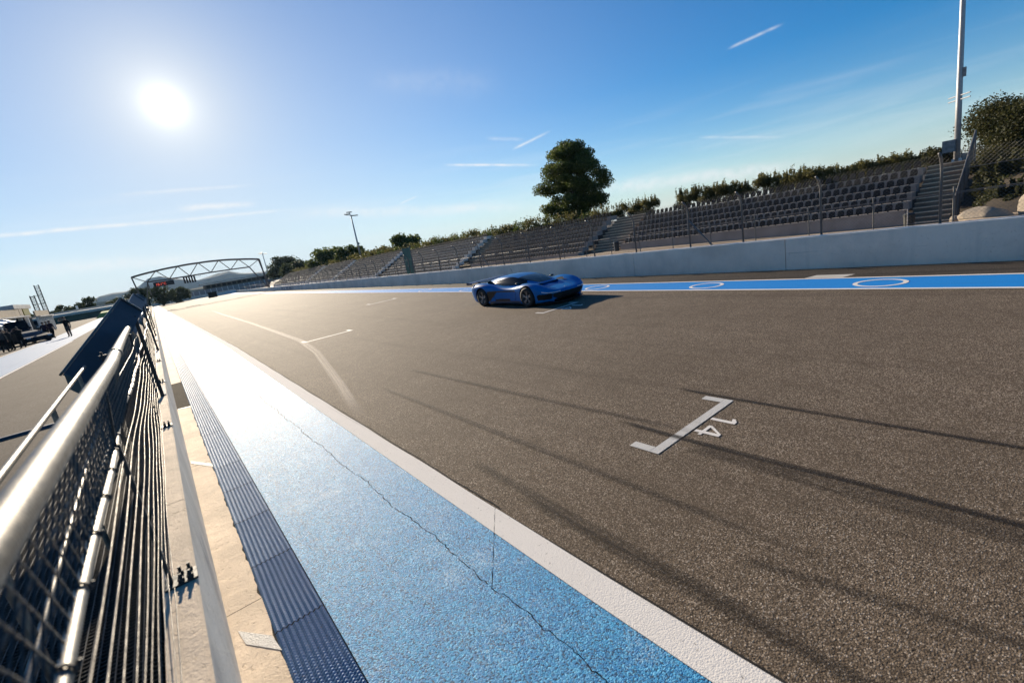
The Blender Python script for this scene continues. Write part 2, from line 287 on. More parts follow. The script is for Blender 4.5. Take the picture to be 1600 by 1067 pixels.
# ------------------------------------------------------------------ helpers
class MB:
    def __init__(s): s.v=[];s.f=[];s.m=[];s.uv=None
    def quad(s,a,b,c,d,mi=0): s.poly((a,b,c,d),mi)
    def poly(s,pts,mi=0):
        n=len(s.v); s.v+= [tuple(p) for p in pts]; s.f.append(tuple(range(n,n+len(pts)))); s.m.append(mi)
    def hexa(s,p,mi=0):     # 8 corners: bottom ring 0-3, top ring 4-7
        n=len(s.v); s.v+=[tuple(x) for x in p]
        for f in ((3,2,1,0),(4,5,6,7),(0,1,5,4),(1,2,6,5),(2,3,7,6),(3,0,4,7)): s.f.append(tuple(n+i for i in f)); s.m.append(mi)
    def box(s,lo,hi,mi=0):
        (a,b,c),(d,e,f)=lo,hi
        s.hexa(((a,b,c),(d,b,c),(d,e,c),(a,e,c),(a,b,f),(d,b,f),(d,e,f),(a,e,f)),mi)
    def tube(s,pts,r,k=8,cap=True,mi=0):
        pts=[Vector(p) for p in pts]; n0=len(s.v); N=len(pts); rs=r if isinstance(r,(list,tuple)) else [r]*N
        prev=None
        for i,p in enumerate(pts):
            d=(pts[min(i+1,N-1)]-pts[max(i-1,0)]).normalized()
            if prev is None:
                q=Vector((0,0,1)) if abs(d.z)<.9 else Vector((1,0,0)); x=d.cross(q).normalized()
            else: x=(prev-d*prev.dot(d)).normalized()
            prev=x; y=d.cross(x)
            for j in range(k):
                a=2*math.pi*j/k; s.v.append(tuple(p+(x*math.cos(a)+y*math.sin(a))*rs[i]))
        for i in range(N-1):
            for j in range(k):
                a=n0+i*k+j; b=n0+i*k+(j+1)%k; s.f.append((a,b,b+k,a+k)); s.m.append(mi)
        if cap:
            s.f.append(tuple(n0+j for j in reversed(range(k)))); s.m.append(mi)
            s.f.append(tuple(n0+(N-1)*k+j for j in range(k))); s.m.append(mi)
    def bar(s,a,b,w,h=None,mi=0):   # square bar
        h=h or w; a=Vector(a);b=Vector(b); d=(b-a).normalized(); q=Vector((0,0,1)) if abs(d.z)<.95 else Vector((1,0,0))
        x=d.cross(q).normalized()*(w/2); y=x.cross(d).normalized()*(h/2)
        s.hexa([a-x-y,a+x-y,a+x+y,a-x+y,b-x-y,b+x-y,b+x+y,b-x+y],mi)
    def lathe(s,prof,k=24,axis='Y',c=(0,0,0),mi=0):   # prof: (radius, along)
        n0=len(s.v); c=Vector(c)
        for r,h in prof:
            for j in range(k):
                a=2*math.pi*j/k; p=Vector((r*math.cos(a),h,r*math.sin(a))) if axis=='Y' else Vector((r*math.cos(a),r*math.sin(a),h))
                s.v.append(tuple(c+p))
        for i in range(len(prof)-1):
            for j in range(k):
                a=n0+i*k+j;b=n0+i*k+(j+1)%k; s.f.append((a,b,b+k,a+k)); s.m.append(mi)
    def strip(s,pts,w,z=None):      # flat ribbon with UV (u along, v across)
        if s.uv is None: s.uv=[]
        N=len(pts); n0=len(s.v)
        for i,p in enumerate(pts):
            a=Vector(pts[max(i-1,0)][:2]);b=Vector(pts[min(i+1,N-1)][:2]); d=(b-a).normalized(); n=Vector((-d.y,d.x))
            ww=(w[i] if isinstance(w,(list,tuple)) else w)/2; zz=p[2] if len(p)>2 else z
            s.v+=[(p[0]-n.x*ww,p[1]-n.y*ww,zz),(p[0]+n.x*ww,p[1]+n.y*ww,zz)]
        for i in range(N-1):
            s.f.append((n0+2*i,n0+2*i+2,n0+2*i+3,n0+2*i+1)); s.m.append(0)
            u0,u1=i/(N-1),(i+1)/(N-1); s.uv+=[(u0,0),(u1,0),(u1,1),(u0,1)]
    def mesh(s,name,mats,smooth=False):
        me=bpy.data.meshes.new(name); me.from_pydata(s.v,[],s.f)
        mats=mats if isinstance(mats,(list,tuple)) else [mats]
        for m in mats: me.materials.append(MATS[m])
        if len(mats)>1: me.polygons.foreach_set('material_index',s.m)
        if smooth: me.polygons.foreach_set('use_smooth',[True]*len(s.f))
        if s.uv:
            ul=me.uv_layers.new(name='UVMap'); ul.data.foreach_set('uv',[x for p in s.uv for x in p])
        me.update(); return me
    def build(s,name,mats,parent=None,smooth=False,**tags):
        return link(name,s.mesh(name,mats,smooth),parent,**tags)
def link(name,data,parent=None,label=None,cat=None,group=None,kind=None,loc=None):
    o=bpy.data.objects.new(name,data); COL.objects.link(o)
    if parent is not None: o.parent=parent
    if loc is not None: o.location=loc
    tag(o,label,cat,group,kind); return o
def tag(o,label=None,cat=None,group=None,kind=None):
    if label: o['label']=label
    if cat: o['category']=cat
    if group: o['group']=group
    if kind: o['kind']=kind
    return o
def thing(name,loc,label,cat,group=None,rz=0):
    o=link(name,None,None,label,cat,group); o.location=loc; o.rotation_euler=(0,0,rz); o.empty_display_size=.2; return o
KIDS={}
def copy_tree(o,parent=None):
    c=o.copy(); COL.objects.link(c)
    if parent is not None: c.parent=parent
    for ch in list(o.children): copy_tree(ch,c)
    return c
def smooth_by_angle(me,ang=40):
    me.polygons.foreach_set('use_smooth',[True]*len(me.polygons))
    try: me.set_sharp_from_angle(angle=R(ang))
    except Exception: pass
def bevel(o,w=.01,seg=2):
    m=o.modifiers.new('bevel','BEVEL'); m.width=w; m.segments=seg; m.limit_method='ANGLE'
ORD=['','second','third','fourth','fifth','sixth','seventh','eighth','ninth','tenth','eleventh','twelfth','thirteenth','fourteenth','fifteenth','sixteenth','seventeenth','eighteenth','nineteenth','twentieth']
# line of the far side of the track: x = u + .07 y
K=.07
def B(u,y,z=0): return Vector((u+K*y,y,z))

# ------------------------------------------------------------------ ground, track and painted sheets
def sheet(name,pts,z,mat,parent=None,kind=None):
    m=MB(); m.poly([(x,y,z) for x,y in pts]); return m.build(name,mat,parent,kind=kind)
g=MB(); g.quad((-14000,-14000,-1.2),(14000,-14000,-1.2),(14000,14000,-1.2),(-14000,14000,-1.2)); g.build('ground','dry_ground',kind='structure')
# track: one sheet cut in strips along its length
tr=MB(); ys=[-60,-20,0,20,60,120,200,330,420]
for a,b in zip(ys,ys[1:]): tr.quad((.37,a,0),(15.1+K*a if a<300 else 40,a,0),(15.1+K*b if b<300 else 40,b,0),(.37,b,0))
track=tr.build('track','asphalt',kind='structure')
edge=MB()
for a,b in zip(ys,ys[1:]): edge.quad(B(13.55,a,.004),B(15.1,a,.004),B(15.1,b,.004),B(13.55,b,.004))
edge.build('track_verge','edge_asphalt',track)
# blue painted run-off between kerb and white line, with its crack and its cross joint (recessed gaps between three slabs)
JN=rng.normal(size=4000)
def jag(y,amp=.012):
    i=int((y+20)*28)%4000; return amp*(math.sin(y*4.1)+.6*math.sin(y*11.3+1)+.4*math.sin(y*29.+2)+.42*JN[i])
Yk=[-6+i*.1 for i in range(70)]+[1+i*.016 for i in range(int(9/.016))]+[10+i*.06 for i in range(int(20/.06))]+[30+i*2. for i in range(0,136)]
def cx(y): return (1.34 if y<3 else 1.34-.1*min(1,(y-3)/10))+ (jag(y) if y<30 else 0)
def slab(name,y0,y1,fa,fb,z,mat,parent=None,kind=None):
    m=MB(); P=[y for y in Yk if y0<y<y1]; P=[y0]+P+[y1]
    for a,b in zip(P,P[1:]): m.quad((fa(a),a,z),(fb(a),a,z),(fb(b),b,z),(fa(b),b,z))
    return m.build(name,mat,parent,kind=kind)
def wl(y): return 1.70+ (.0 if y<2 else .014*min(y-2,20)) + max(0,(y-22))*.001     # left edge of white line
def wr(y): return 1.925+(.0 if y<2 else .014*min(y-2,20)) + max(0,(y-22))*.001
run=link('painted_runoff',None,None,kind='structure')
slab('runoff_slab',-6,300,lambda y:.386,lambda y:cx(y)-.002-.005*abs(math.sin(y*5.3)*math.sin(y*23)),.022,'blue_paint',run)
def jy(x): return 2.53+(x-1.33)*(.75/.59)
def half(name,fa,fb,y0,y1,z,mat,gap):
    # a strip between two edges that ends (or starts) on the slanting joint
    m=MB(); NT=6; cols=[]
    for k in range(NT+1):
        t=k/NT; X=lambda y,t=t:fa(y)+(fb(y)-fa(y))*t
        ye=2.6
        for _ in range(30): ye=.5*ye+.5*jy(X(ye))
        ye+=(-gap if y1 is None else gap)*(1+.8*math.sin(k*2.3)); cols.append((X,ye))
    lo,hi=(y0,min(c[1] for c in cols)) if y1 is None else (max(c[1] for c in cols),y1)
    P=[y for y in Yk if lo<y<hi]; P=([lo]+P) if y1 is None else (P+[hi])
    def row(y): return [(X(y),y,z) for X,_ in cols]
    rows=[row(y) for y in P]; e=[(X(ye),ye,z) for X,ye in cols]
    mid=[]
    if y1 is None:
        l=rows[-1]; mid=[[tuple(p[i]+(q[i]-p[i])*k/12 for i in range(3)) for p,q in zip(l,e)] for k in range(1,13)]; rows+=mid
    else:
        l=rows[0]; mid=[[tuple(p[i]+(q[i]-p[i])*k/12 for i in range(3)) for p,q in zip(e,l)] for k in range(0,12)]; rows=mid+rows
    if fa is cxr: rows=[[(cxr(r[0][1]),r[0][1],z)]+r[1:] for r in rows]
    for r0,r1 in zip(rows,rows[1:]):
        for k in range(NT): m.quad(r0[k],r0[k+1],r1[k+1],r1[k])
    return m.build(name,mat,run)
def cxr(y): return cx(y)+.004
half('runoff_slab',cxr,wl,-6,None,.020,'blue_paint',.004); half('runoff_slab',cxr,wl,None,300,.021,'blue_paint',.004)
sheet('joint_bed',[(.386,-6),(1.95,-6),(2.3,300),(.386,300)],.006,'shade_dark',run)
half('edge_line',wl,wr,-6,None,.024,'white_paint',.003); half('edge_line',wl,lambda y:wr(y)+.005*math.sin(y*3)*(y<30),None,300,.024,'white_paint',.003)
slab('tar_seam',3.3,26,lambda y:wr(y)+.03+jag(y,.004),lambda y:wr(y)+.042+jag(y,.004),.008,'shade_dark',run)

# ribbed kerb: a row of plates, each with nine long ribs
kerb=link('ribbed_kerb',None,None,kind='structure')
def kerb_plate(L,fine,amp=.0042):
    m=MB(); n=9; x0,x1=0,.335; k=36
    zz=[.012+.014*(.5-.5*math.cos(2*math.pi*n*i/(k)))**.7 for i in range(k+1)]
    ny=int(L/.0074) if fine else 1
    for j in range(ny):
        a,b=j*L/ny,(j+1)*L/ny
        for i in range(k):
            xa,xb=x0+(x1-x0)*i/k,x0+(x1-x0)*(i+1)/k
            if fine:
                def zf(x,y,z): return z+amp*math.sin(2*math.pi*y/.0295+1.6*math.sin(2*math.pi*n*x/.335))
            else: zf=lambda x,y,z:z
            m.quad((xa,a,zf(xa,a,zz[i])),(xb,a,zf(xb,a,zz[i+1])),(xb,b,zf(xb,b,zz[i+1])),(xa,b,zf(xa,b,zz[i])))
    return m.mesh('kerb_plate','kerb_blue')
# edge_split ribs keep their flat facets; fine plates near the camera carry the cross ripple as well
kl=[kerb_plate(.985,True,q) for q in (.0034,.0034,.0034,.0026,.0019,.0014,.0011,.0011)]; kc=kerb_plate(1.985,False); y=.4
while y<7.3: link('kerb_plate',kl[int(y)],kerb,loc=(.045,y,0)); y+=1.0
while y<60: link('kerb_plate',kc,kerb,loc=(.045,y,0)); y+=2.0
m=MB()
for i in range(36):
    xa,xb=.045+.335*i/36,.045+.335*(i+1)/36
    za,zb=[.012+.014*(.5-.5*math.cos(2*math.pi*9*q/36))**.7 for q in (i,i+1)]
    m.quad((xa,y,za),(xb,y,zb),(xb,300,zb),(xa,300,za))
m.build('far_kerb','kerb_blue',kerb)
sheet('kerb_bed',[(.03,-6),(.39,-6),(.39,300),(.03,300)],.003,'shade_dark',kerb)
# concrete apron slabs between wall and kerb
ap=link('apron',None,None,kind='structure')
def apron_slab(y0,y1,mat='apron_concrete',z=.012):
    m=MB(); P=[y0+(y1-y0)*i/40 for i in range(41)]
    for a,b in zip(P,P[1:]):
        ea,eb=.045+.010*math.sin(a*9)+.008*math.sin(a*31),.045+.010*math.sin(b*9)+.008*math.sin(b*31)
        m.quad((-.2,a,z),(ea,a,z),(eb,b,z),(-.2,b,z))
    return m.build('apron_slab',mat,ap)
for a,b in ((-6,3.9),(3.908,7.9),(7.91,12.45),(16.4,22),(22.01,30),(30.01,60),(60.01,300)): apron_slab(a,b)
apron_slab(12.5,16.36,'patch_gravel',.008)
sheet('apron_bed',[(-.2,-6),(.05,-6),(.05,300),(-.2,300)],.002,'shade_dark',ap)
sheet('paint_dash',[(-.155,3.66),(-.13,3.47),(.05,3.20),(.025,3.40)],.016,'worn_white',ap)
sheet('paint_dash',[(-.19,8.25),(-.19,8.08),(.05,7.55),(.05,7.72)],.016,'worn_white',ap)
sheet('paint_dash',[(-.19,12.49),(-.19,12.38),(.06,12.26),(.06,12.40)],.018,'worn_white',ap)

# markings on the track
mk=0
def mark(pts,z=.006,mat='worn_white',name='grid_marking'): return sheet(name,pts,z,mat,track)
def grid_box(x0,x1,y,tab=.36,w=.105,sk=0.):
    m=MB()
    for a in ([(x0,y),(x1,y),(x1,y+w),(x0,y+w)],[(x0-.0,y+w+.003),(x0+w*1.1,y+w+.003),(x0+w*1.1,y+tab),(x0,y+tab)],[(x1-w*1.1,y+w+.003),(x1,y+w+.003),(x1,y+tab),(x1-w*1.1,y+tab)]):
        m.poly([(p[0],p[1],.006) for p in a])
    return m.build('grid_box_marking','worn_white',track)
grid_box(3.60,5.22,2.67); grid_box(3.92,5.80,17.95,.5,.13); grid_box(9.25,10.9,10.55,.4,.12); grid_box(10.2,12.1,27.4,.6,.16)
# digits: local a = along reading direction (-x), b = up (towards the camera, -y)
def digit(polys,x,y,h):
    m=MB()
    for p in polys: m.poly([(x-a*h,y-b*h,.0065) for a,b in p])
    return m.build('digit_marking','white_paint',track)
ONE=[[(.32,0),(.52,0),(.52,1.0),(.32,1.0)],[(.32,1.0),(.32,.80),(.08,.72),(.08,.84)]]
FOUR=[[(.55,0),(.75,0),(.75,1.0),(.55,1.0)],[(.0,.24),(.545,.24),(.545,.38),(.0,.38)],[(.0,.385),(.16,.385),(.545,.86),(.545,1.0)],[(.755,.24),(.92,.24),(.92,.38),(.755,.38)]]
digit(ONE,4.74,2.64,.28); digit(FOUR,4.45,2.64,.28)
digit(ONE,10.6,10.42,.42); digit(FOUR,10.2,10.42,.42)
# tyre marks
def skid(pts,w,mat,z=.009):
    P=[]
    for i in range(len(pts)-1):
        a,b=pts[i],pts[i+1]
        for k in range(8): P.append((a[0]+(b[0]-a[0])*k/8,a[1]+(b[1]-a[1])*k/8))
    P.append(pts[-1]); m=MB(); m.strip(P,w,z); return m.build('tyre_mark',mat,track)
skid([(5.31,3.55),(5.27,2.7),(5.25,1.2),(5.23,-2.5)],.085,'rubber_mark')
skid([(4.06,3.6),(4.02,2.5),(4.03,1.26),(4.01,-2.0)],.105,'rubber_mark',.010)
skid([(3.9,2.6),(3.88,1.3),(3.84,-1.6)],.26,'faint_rubber',.011)
skid([(2.24,3.3),(2.2,2.3),(2.19,1.31),(2.17,-1.6)],.13,'faint_rubber',.010)
skid([(2.64,1.5),(2.84,.53),(3.1,-1.2)],.11,'faint_rubber',.011)
skid([(2.36,4.4),(2.28,2.5),(2.23,.6)],.15,'faint_rubber',.012)
skid([(3.98,9.5),(4.1,5.5),(4.25,2.2)],.13,'faint_rubber',.012)
skid([(3.05,9),(3.0,4.5),(2.95,.6)],.12,'faint_rubber',.013)
skid([(6.1,80),(5.2,55),(4.6,34),(4.0,18.7),(3.55,14.9),(3.1,12.4),(2.66,10.0),(2.32,8.3),(2.05,6.8)],[.3]*30+[.26]*35,'dust_track',.014)
# blue band with white edge lines and rings on the far side
band=link('blue_band',None,None,kind='structure')
def bstrip(name,u0,u1,z,mat,y0=-25,y1=290):
    m=MB(); P=[y0,0,20,60,120,200,y1]
    for a,b in zip(P,P[1:]): m.quad(B(u0,a,z),B(u1,a,z),B(u1,b,z),B(u0,b,z))
    return m.build(name,mat,band)
bstrip('band_paint',12.06,13.36,.008,'blue_band'); bstrip('band_line',11.93,12.06,.012,'white_paint'); bstrip('band_line',13.36,13.47,.012,'white_paint')
def ring(y,r=.46,w=.085):
    m=MB(); N=40; c0=B(12.67,y)
    for i in range(N):
        a,b=2*math.pi*i/N,2*math.pi*(i+1)/N
        P=[]
        for (q,rad) in ((a,r-w),(a,r),(b,r),(b,r-w)): P.append((c0.x+rad*math.cos(q),c0.y+rad*1.1*math.sin(q),.013))
        m.poly(P)
    return m.build('ring_marking','white_paint',band)
for y in (3.02,7.35,12.0,17.0,22.5,28.5,-1.3): ring(y)
sheet('concrete_patch',[(13.52+K*4.9,4.9),(13.95+K*4.9,4.75),(13.95+K*4.0,3.85),(13.52+K*4.0,4.0)],.009,'pale_concrete',track)

# ------------------------------------------------------------------ concrete barrier on the far side
bar=thing('barrier_wall',B(15.1,0),'long low pale concrete barrier wall along the far side of the track','barrier')
def wall_section(L):
    m=MB(); z=[-.02,.93,.965,.975]
    def P(y,dx,zz): return (dx+K*y,y,zz)
    prof=[(0,0),(.0,.955),(.012,.972),(.30,.972),(.32,.955),(.32,0)]
    for (a,b) in zip(prof,prof[1:]): m.quad(P(0,*a),P(L,*a),P(L,*b),P(0,*b),1 if a[1]>.95 and b[1]>.95 else 0)
    m.poly([P(0,*p) for p in prof]); m.poly([P(L,*p) for p in reversed(prof)]); return m.mesh('wall_slab',['barrier_paint','barrier_top_glare_tier'])
ws=wall_section(5.984); y=-24
while y<290: link('wall_slab',ws,bar,loc=(K*y,y,0)); y+=6
def text_mesh(txt,name,mat,size,ext,sx=1.0,font=None):
    cu=bpy.data.curves.new(name,'FONT'); cu.body=txt; cu.size=size; cu.extrude=ext; cu.align_x='LEFT'
    o=bpy.data.objects.new('tmp',cu); COL.objects.link(o); dg=bpy.context.evaluated_depsgraph_get(); dg.update()
    me=bpy.data.meshes.new_from_object(o.evaluated_get(dg)); bpy.data.objects.remove(o); me.name=name
    me.materials.clear(); me.materials.append(MATS[mat]); return me
wt=text_mesh('PAUL RICARD','wall_lettering','sign_blue',1.0,.004)
o=link('wall_lettering',wt,bar); o.location=(K*112-.012,112,.12)
o.rotation_euler=(R(90),0,-R(90)+math.atan(-K)+0); o.scale=(2.55,1.1,1)

# ------------------------------------------------------------------ ground behind the barrier
def base_z(y): return float(np.interp(y,[-40,6,26,50,62,100,150,230,320],[-.5,-.5,-.2,-.35,-.5,-.5,-.5,-.5,-.5]))
def hump(u,y):
    f=(u-15.4)/(31.4-15.4); b=base_z(y); z0=.35 if y<30 else .1; z=z0+(b-z0)*min(1,max(0,f))
    if u>36.6: zt=float(np.interp(y,[-40,26,60,150,320],[1.3,1.5,2.0,2.5,2.6])); z=b+min(1,(u-36.6)/3)*(zt-b)
    if y<4.3:                                   # earth bank on the right of the last stair
        k=min(1,(4.3-y)/1.6); h=max(0,min(1,(u-27)/9)); z=z*(1-k)+k*(.1+2.2*h*h*(3-2*h)) if u<39 else z*(1-k)+k*2.3
    return z
m=MB(); us=[15.38,17,19,21,23,25,27,28.5,30,31.4,33,35,36.6,38,39.6,44,55,80,140]; yy=[-60,-40,-25,-15,-8,-3,0,1.5,3,4.3,6,9,14,20,26,32,40,50,62,80,100,125,150,190,230,290,360]
gi={}
for j,y in enumerate(yy):
    for i,u in enumerate(us):
        gi[i,j]=len(m.v); w=.06*math.sin(u*1.7+y*.9)+.04*math.sin(u*3.1-y*2.3) if 16<u<31 else 0
        m.v.append(tuple(B(u,y,hump(u,y)+w)))
for j in range(len(yy)-1):
    for i in range(len(us)-1): m.f.append((gi[i,j],gi[i+1,j],gi[i+1,j+1],gi[i,j+1])); m.m.append(1 if us[i]>=36 or (yy[j+1]<=4.3 and us[i]>=27) else 0)
m.build('gravel_verge',['gravel','soil'],smooth=True,kind='structure')

# ------------------------------------------------------------------ grandstand
def seat_mesh():
    m=MB()   # faces -x (towards the track); y across
    back=[(-.16,.0),(-.16,.21),(-.135,.29),(-.07,.33),(.07,.33),(.135,.29),(.16,.21),(.16,.0)]
    f=[(.02+.07*z/.33,y,z+.0) for y,z in back]; r=[(x+.03,y*1.04,z*1.05) for x,y,z in f]
    m.poly(f); m.poly(r[::-1])
    for i in range(len(f)): j=(i+1)%len(f); m.quad(f[i],r[i],r[j],f[j])
    m.hexa([(-.12,-.145,.0),(.015,-.145,-.01),(.015,.145,-.01),(-.12,.145,.0),(-.13,-.15,.035),(.015,-.145,.02),(.015,.145,.02),(-.13,.15,.035)])
    m.box((-.10,-.03,-.07),(-.04,.03,-.002)); return m.mesh('seat','seat_plastic')
SEAT=seat_mesh()
RISE,TREAD,ROWS=.40,.76,6
def stand(y0,y1,top,label,seats,pitch=.452,u0=31.5,ROWS=6,mat='stand_concrete'):
    zt=top-.37                        # level of the highest tread
    t=thing('grandstand',B(u0,y0,0),label,'grandstand','grandstand blocks behind the barrier')
    off=Vector(t.location)
    def P(u,y,z): return B(u,y,z)-off
    L=[]
    for r in range(ROWS):
        z=zt-(ROWS-1-r)*RISE; zb=-1.2 if r==0 else z-RISE-.02; ua=u0+r*TREAD; ub=ua+TREAD+ (.02 if r<ROWS-1 else .25)
        m=MB(); m.hexa([P(ua,y0,zb),P(ub,y0,zb),P(ub,y1,zb),P(ua,y1,zb),P(ua,y0,z),P(ub,y0,z),P(ub,y1,z),P(ua,y1,z)])
        m.build('tier',mat,t)
        # nosing a little proud of the riser
        m=MB(); m.hexa([P(ua-.03,y0,z-.07),P(ua-.002,y0,z-.07),P(ua-.002,y1,z-.07),P(ua-.03,y1,z-.07),P(ua-.03,y0,z+.004),P(ua-.002,y0,z+.004),P(ua-.002,y1,z+.004),P(ua-.03,y1,z+.004)]); m.build('tier_nosing',mat,t)
        n=int((y1-y0-.3)/pitch)
        for i in range(n):
            y=y0+.3+i*pitch; L.append((P(ua+.20,y,z+.05),rng.normal(0,.02)))
    L.sort(key=lambda q:(q[0]+off).y)
    ang=-math.atan(K)
    for p,j in L[:seats]:
        o=link('seat',SEAT,t,loc=p); o.rotation_euler=(0,j,ang)
    rest=L[seats:]
    if rest:
        V=np.array([v.co for v in SEAT.vertices]); F=[tuple(p.vertices) for p in SEAT.polygons]; ca,sa=math.cos(ang),math.sin(ang)
        VR=np.stack([V[:,0]*ca-V[:,1]*sa,V[:,0]*sa+V[:,1]*ca,V[:,2]],1); m=MB()
        for p,_ in rest:
            n=len(m.v); m.v+=[tuple(x) for x in VR+np.array(p)]; m.f+=[tuple(n+i for i in f) for f in F]; m.m+=[0]*len(F)
        m.build('seat_rows','seat_plastic',t,kind='stuff')
    return t
stand(6.45,26.3,2.70,'nearest grandstand block with six rows of dark seats beside the boulders',300)
stand(30.3,51.0,3.28,'grandstand block behind the blue car, second from the right, of dark seat rows',300,ROWS=8,u0=29.98)
stand(54.0,84,3.75,'third grandstand block from the right, beside the green sheet on the fence',0,ROWS=10,u0=28.46,mat='barrier_top_glare_tier')  # tiers of the far blocks are paler to paint in sun glare
stand(86.5,118,4.15,'fourth grandstand block from the right, below the round pine',0,ROWS=10,u0=28.46,mat='barrier_top_glare_tier')
stand(120.5,152,4.42,'fifth grandstand block from the right, in front of the far floodlight mast',0,ROWS=10,u0=28.46,mat='barrier_top_glare_tier')
stand(154.5,232,4.65,'farthest grandstand block, beside the start gantry',0,ROWS=10,u0=28.46,mat='barrier_top_glare_tier')
def stairs(y0,y1,ztop,label,n=14,u0=31.5,mat='step_concrete',zb=-.6):
    t=thing('concrete_stairs',B(u0,y0,0),label,'stairs','stairs between grandstand blocks'); off=Vector(t.location)
    dz=(ztop-zb)/n; du=(ROWS*TREAD+.2)/n
    for i in range(n):
        z=zb+dz*(i+1); m=MB(); a,b=u0+.1+i*du,u0+.1+(i+1)*du+(.03 if i<n-1 else .2)
        P=lambda u,y,zz:B(u,y,zz)-off
        zb2=-1.25 if i==0 else z-dz-.02
        m.hexa([P(a,y0,zb2),P(b,y0,zb2),P(b,y1,zb2),P(a,y1,zb2),P(a,y0,z),P(b,y0,z),P(b,y1,z),P(a,y1,z)]); m.build('step',mat,t)
        m=MB(); m.hexa([P(a-.025,y0,z-.05),P(a-.002,y0,z-.05),P(a-.002,y1,z-.05),P(a-.025,y1,z-.05),P(a-.025,y0,z+.006),P(a-.002,y0,z+.006),P(a-.002,y1,z+.006),P(a-.025,y1,z+.006)]); m.build('step_nosing','apron_concrete',t)
    return t
stairs(4.72,6.35,2.35,'broad brown concrete stairs rising beside the boulders at the right',13)
stairs(26.5,30.1,2.6,'concrete stairs between the nearest and the second grandstand block',12,zb=-.25)
stairs(51.2,53.8,3.2,'concrete stairs beyond the second grandstand block from the right',12,zb=.3)
stairs(84.2,86.3,3.6,'narrow concrete stairs beyond the third grandstand block',10,zb=.8)
# chain fence that climbs along the right side of the stairs
t=thing('stair_fence',B(31.5,4.5,-.6),'leaning chain-link fence panel climbing along the right side of the stairs','fence'); off=Vector(t.location)
def Pf(u,z): return B(u,4.5,z)-off
lowz=lambda u:-.55+(u-31.5)*.62
for k in range(6):
    u=31.5+k*1.0; m=MB(); m.tube([Pf(u,lowz(u)-.4),Pf(u,lowz(u)+1.25)],.045,6); m.build('post','post_steel',t)
m=MB(); m.tube([Pf(31.5,lowz(31.5)+1.25),Pf(36.5,lowz(36.5)+1.25)],.035,6); m.tube([Pf(31.5,lowz(31.5)+.05),Pf(36.5,lowz(36.5)+.05)],.035,6); m.build('rail','post_steel',t)
m=MB()
for i in range(64):
    u=31.5+i*.08
    for s in (1,-1):
        a,b=(u,u+.62*1) if s==1 else (u+.62,u)
        if max(a,b)>36.5: continue
        m.bar(Pf(a,lowz(a)+.06),Pf(b,lowz(b)+1.2),.012)
m.build('chain_link_mesh','post_steel',t,kind='stuff')
# ------------------------------------------------------------------ spectator fence on the barrier
t=thing('debris_fence',B(15.35,0,.97),'grey debris fence with bent post tops standing along the far barrier wall','fence'); off=Vector(t.location)
U=15.33
def Q(y,z,du=0): return B(U+du,y,z)-off
m=MB(); m.tube([(0,0,-.55),(0,0,1.25),(-.05,0,1.42),(-.16,0,1.56),(-.32,0,1.66)],.031,7); PO=m.mesh('post','post_steel',True)
yp=[-8,-5.4,-2.8,-.2,2.45,5.06,7.4,9.4,11.96,14.4,16.85,19.4,22.0,24.7]; yp+= [24.7+3*i for i in range(1,66)]
for y in yp: link('post',PO,t,loc=Q(y,.97))
m=MB(); m.tube([(0,0,0),(.0,-.9,-1.08)],.03,6); BR=m.mesh('brace','post_steel')
for y in (9.4,24.7): link('brace',BR,t,loc=Q(y,1.95))
for z in (1.02,1.65,2.2):
    m=MB(); m.tube([Q(-8,z),Q(100,z),Q(220,z)],.006,5); m.build('tension_wire','post_steel',t)
m=MB()
def link_mesh(y0,y1,cell,r,z0,z1,q):
    h=z1-z0; y=y0-h
    while y<y1:
        for s in (1,-1):
            a,b=(y,y+h) if s==1 else (y+h,y)
            za,zb=z0,z1
            m.bar(q(a,za,.005*s),q(b,zb,.005*s),r)
        y+=cell
link_mesh(-6,26,.085,.0023,1.0,2.2,Q); link_mesh(26,60,.2,.004,1.0,2.2,Q)
# bent-over top of the mesh
y=-6
while y<30:
    for s in (1,-1): m.bar(Q(y,2.2),Q(y+s*.42,2.6,-.30),.0022)
    y+=.085
m.build('chain_link_mesh','post_steel',t,kind='stuff')
# low inner fence with a top rail
t=thing('low_fence',B(16.6,0,.3),'low pipe-rail fence with short posts just behind the debris fence','fence'); off=Vector(t.location); U=16.6
m=MB(); m.tube([(0,0,-.3),(0,0,1.25)],.019,6); m.tube([(0,0,1.25),(0,0,1.31)],.024,6); PL=m.mesh('post','post_steel')
y=-6.2
while y<110: link('post',PL,t,loc=Q(y,.45)); y+=1.72
m=MB(); m.tube([Q(-7,1.62),Q(110,1.62)],.012,6); m.build('rail','post_steel',t)

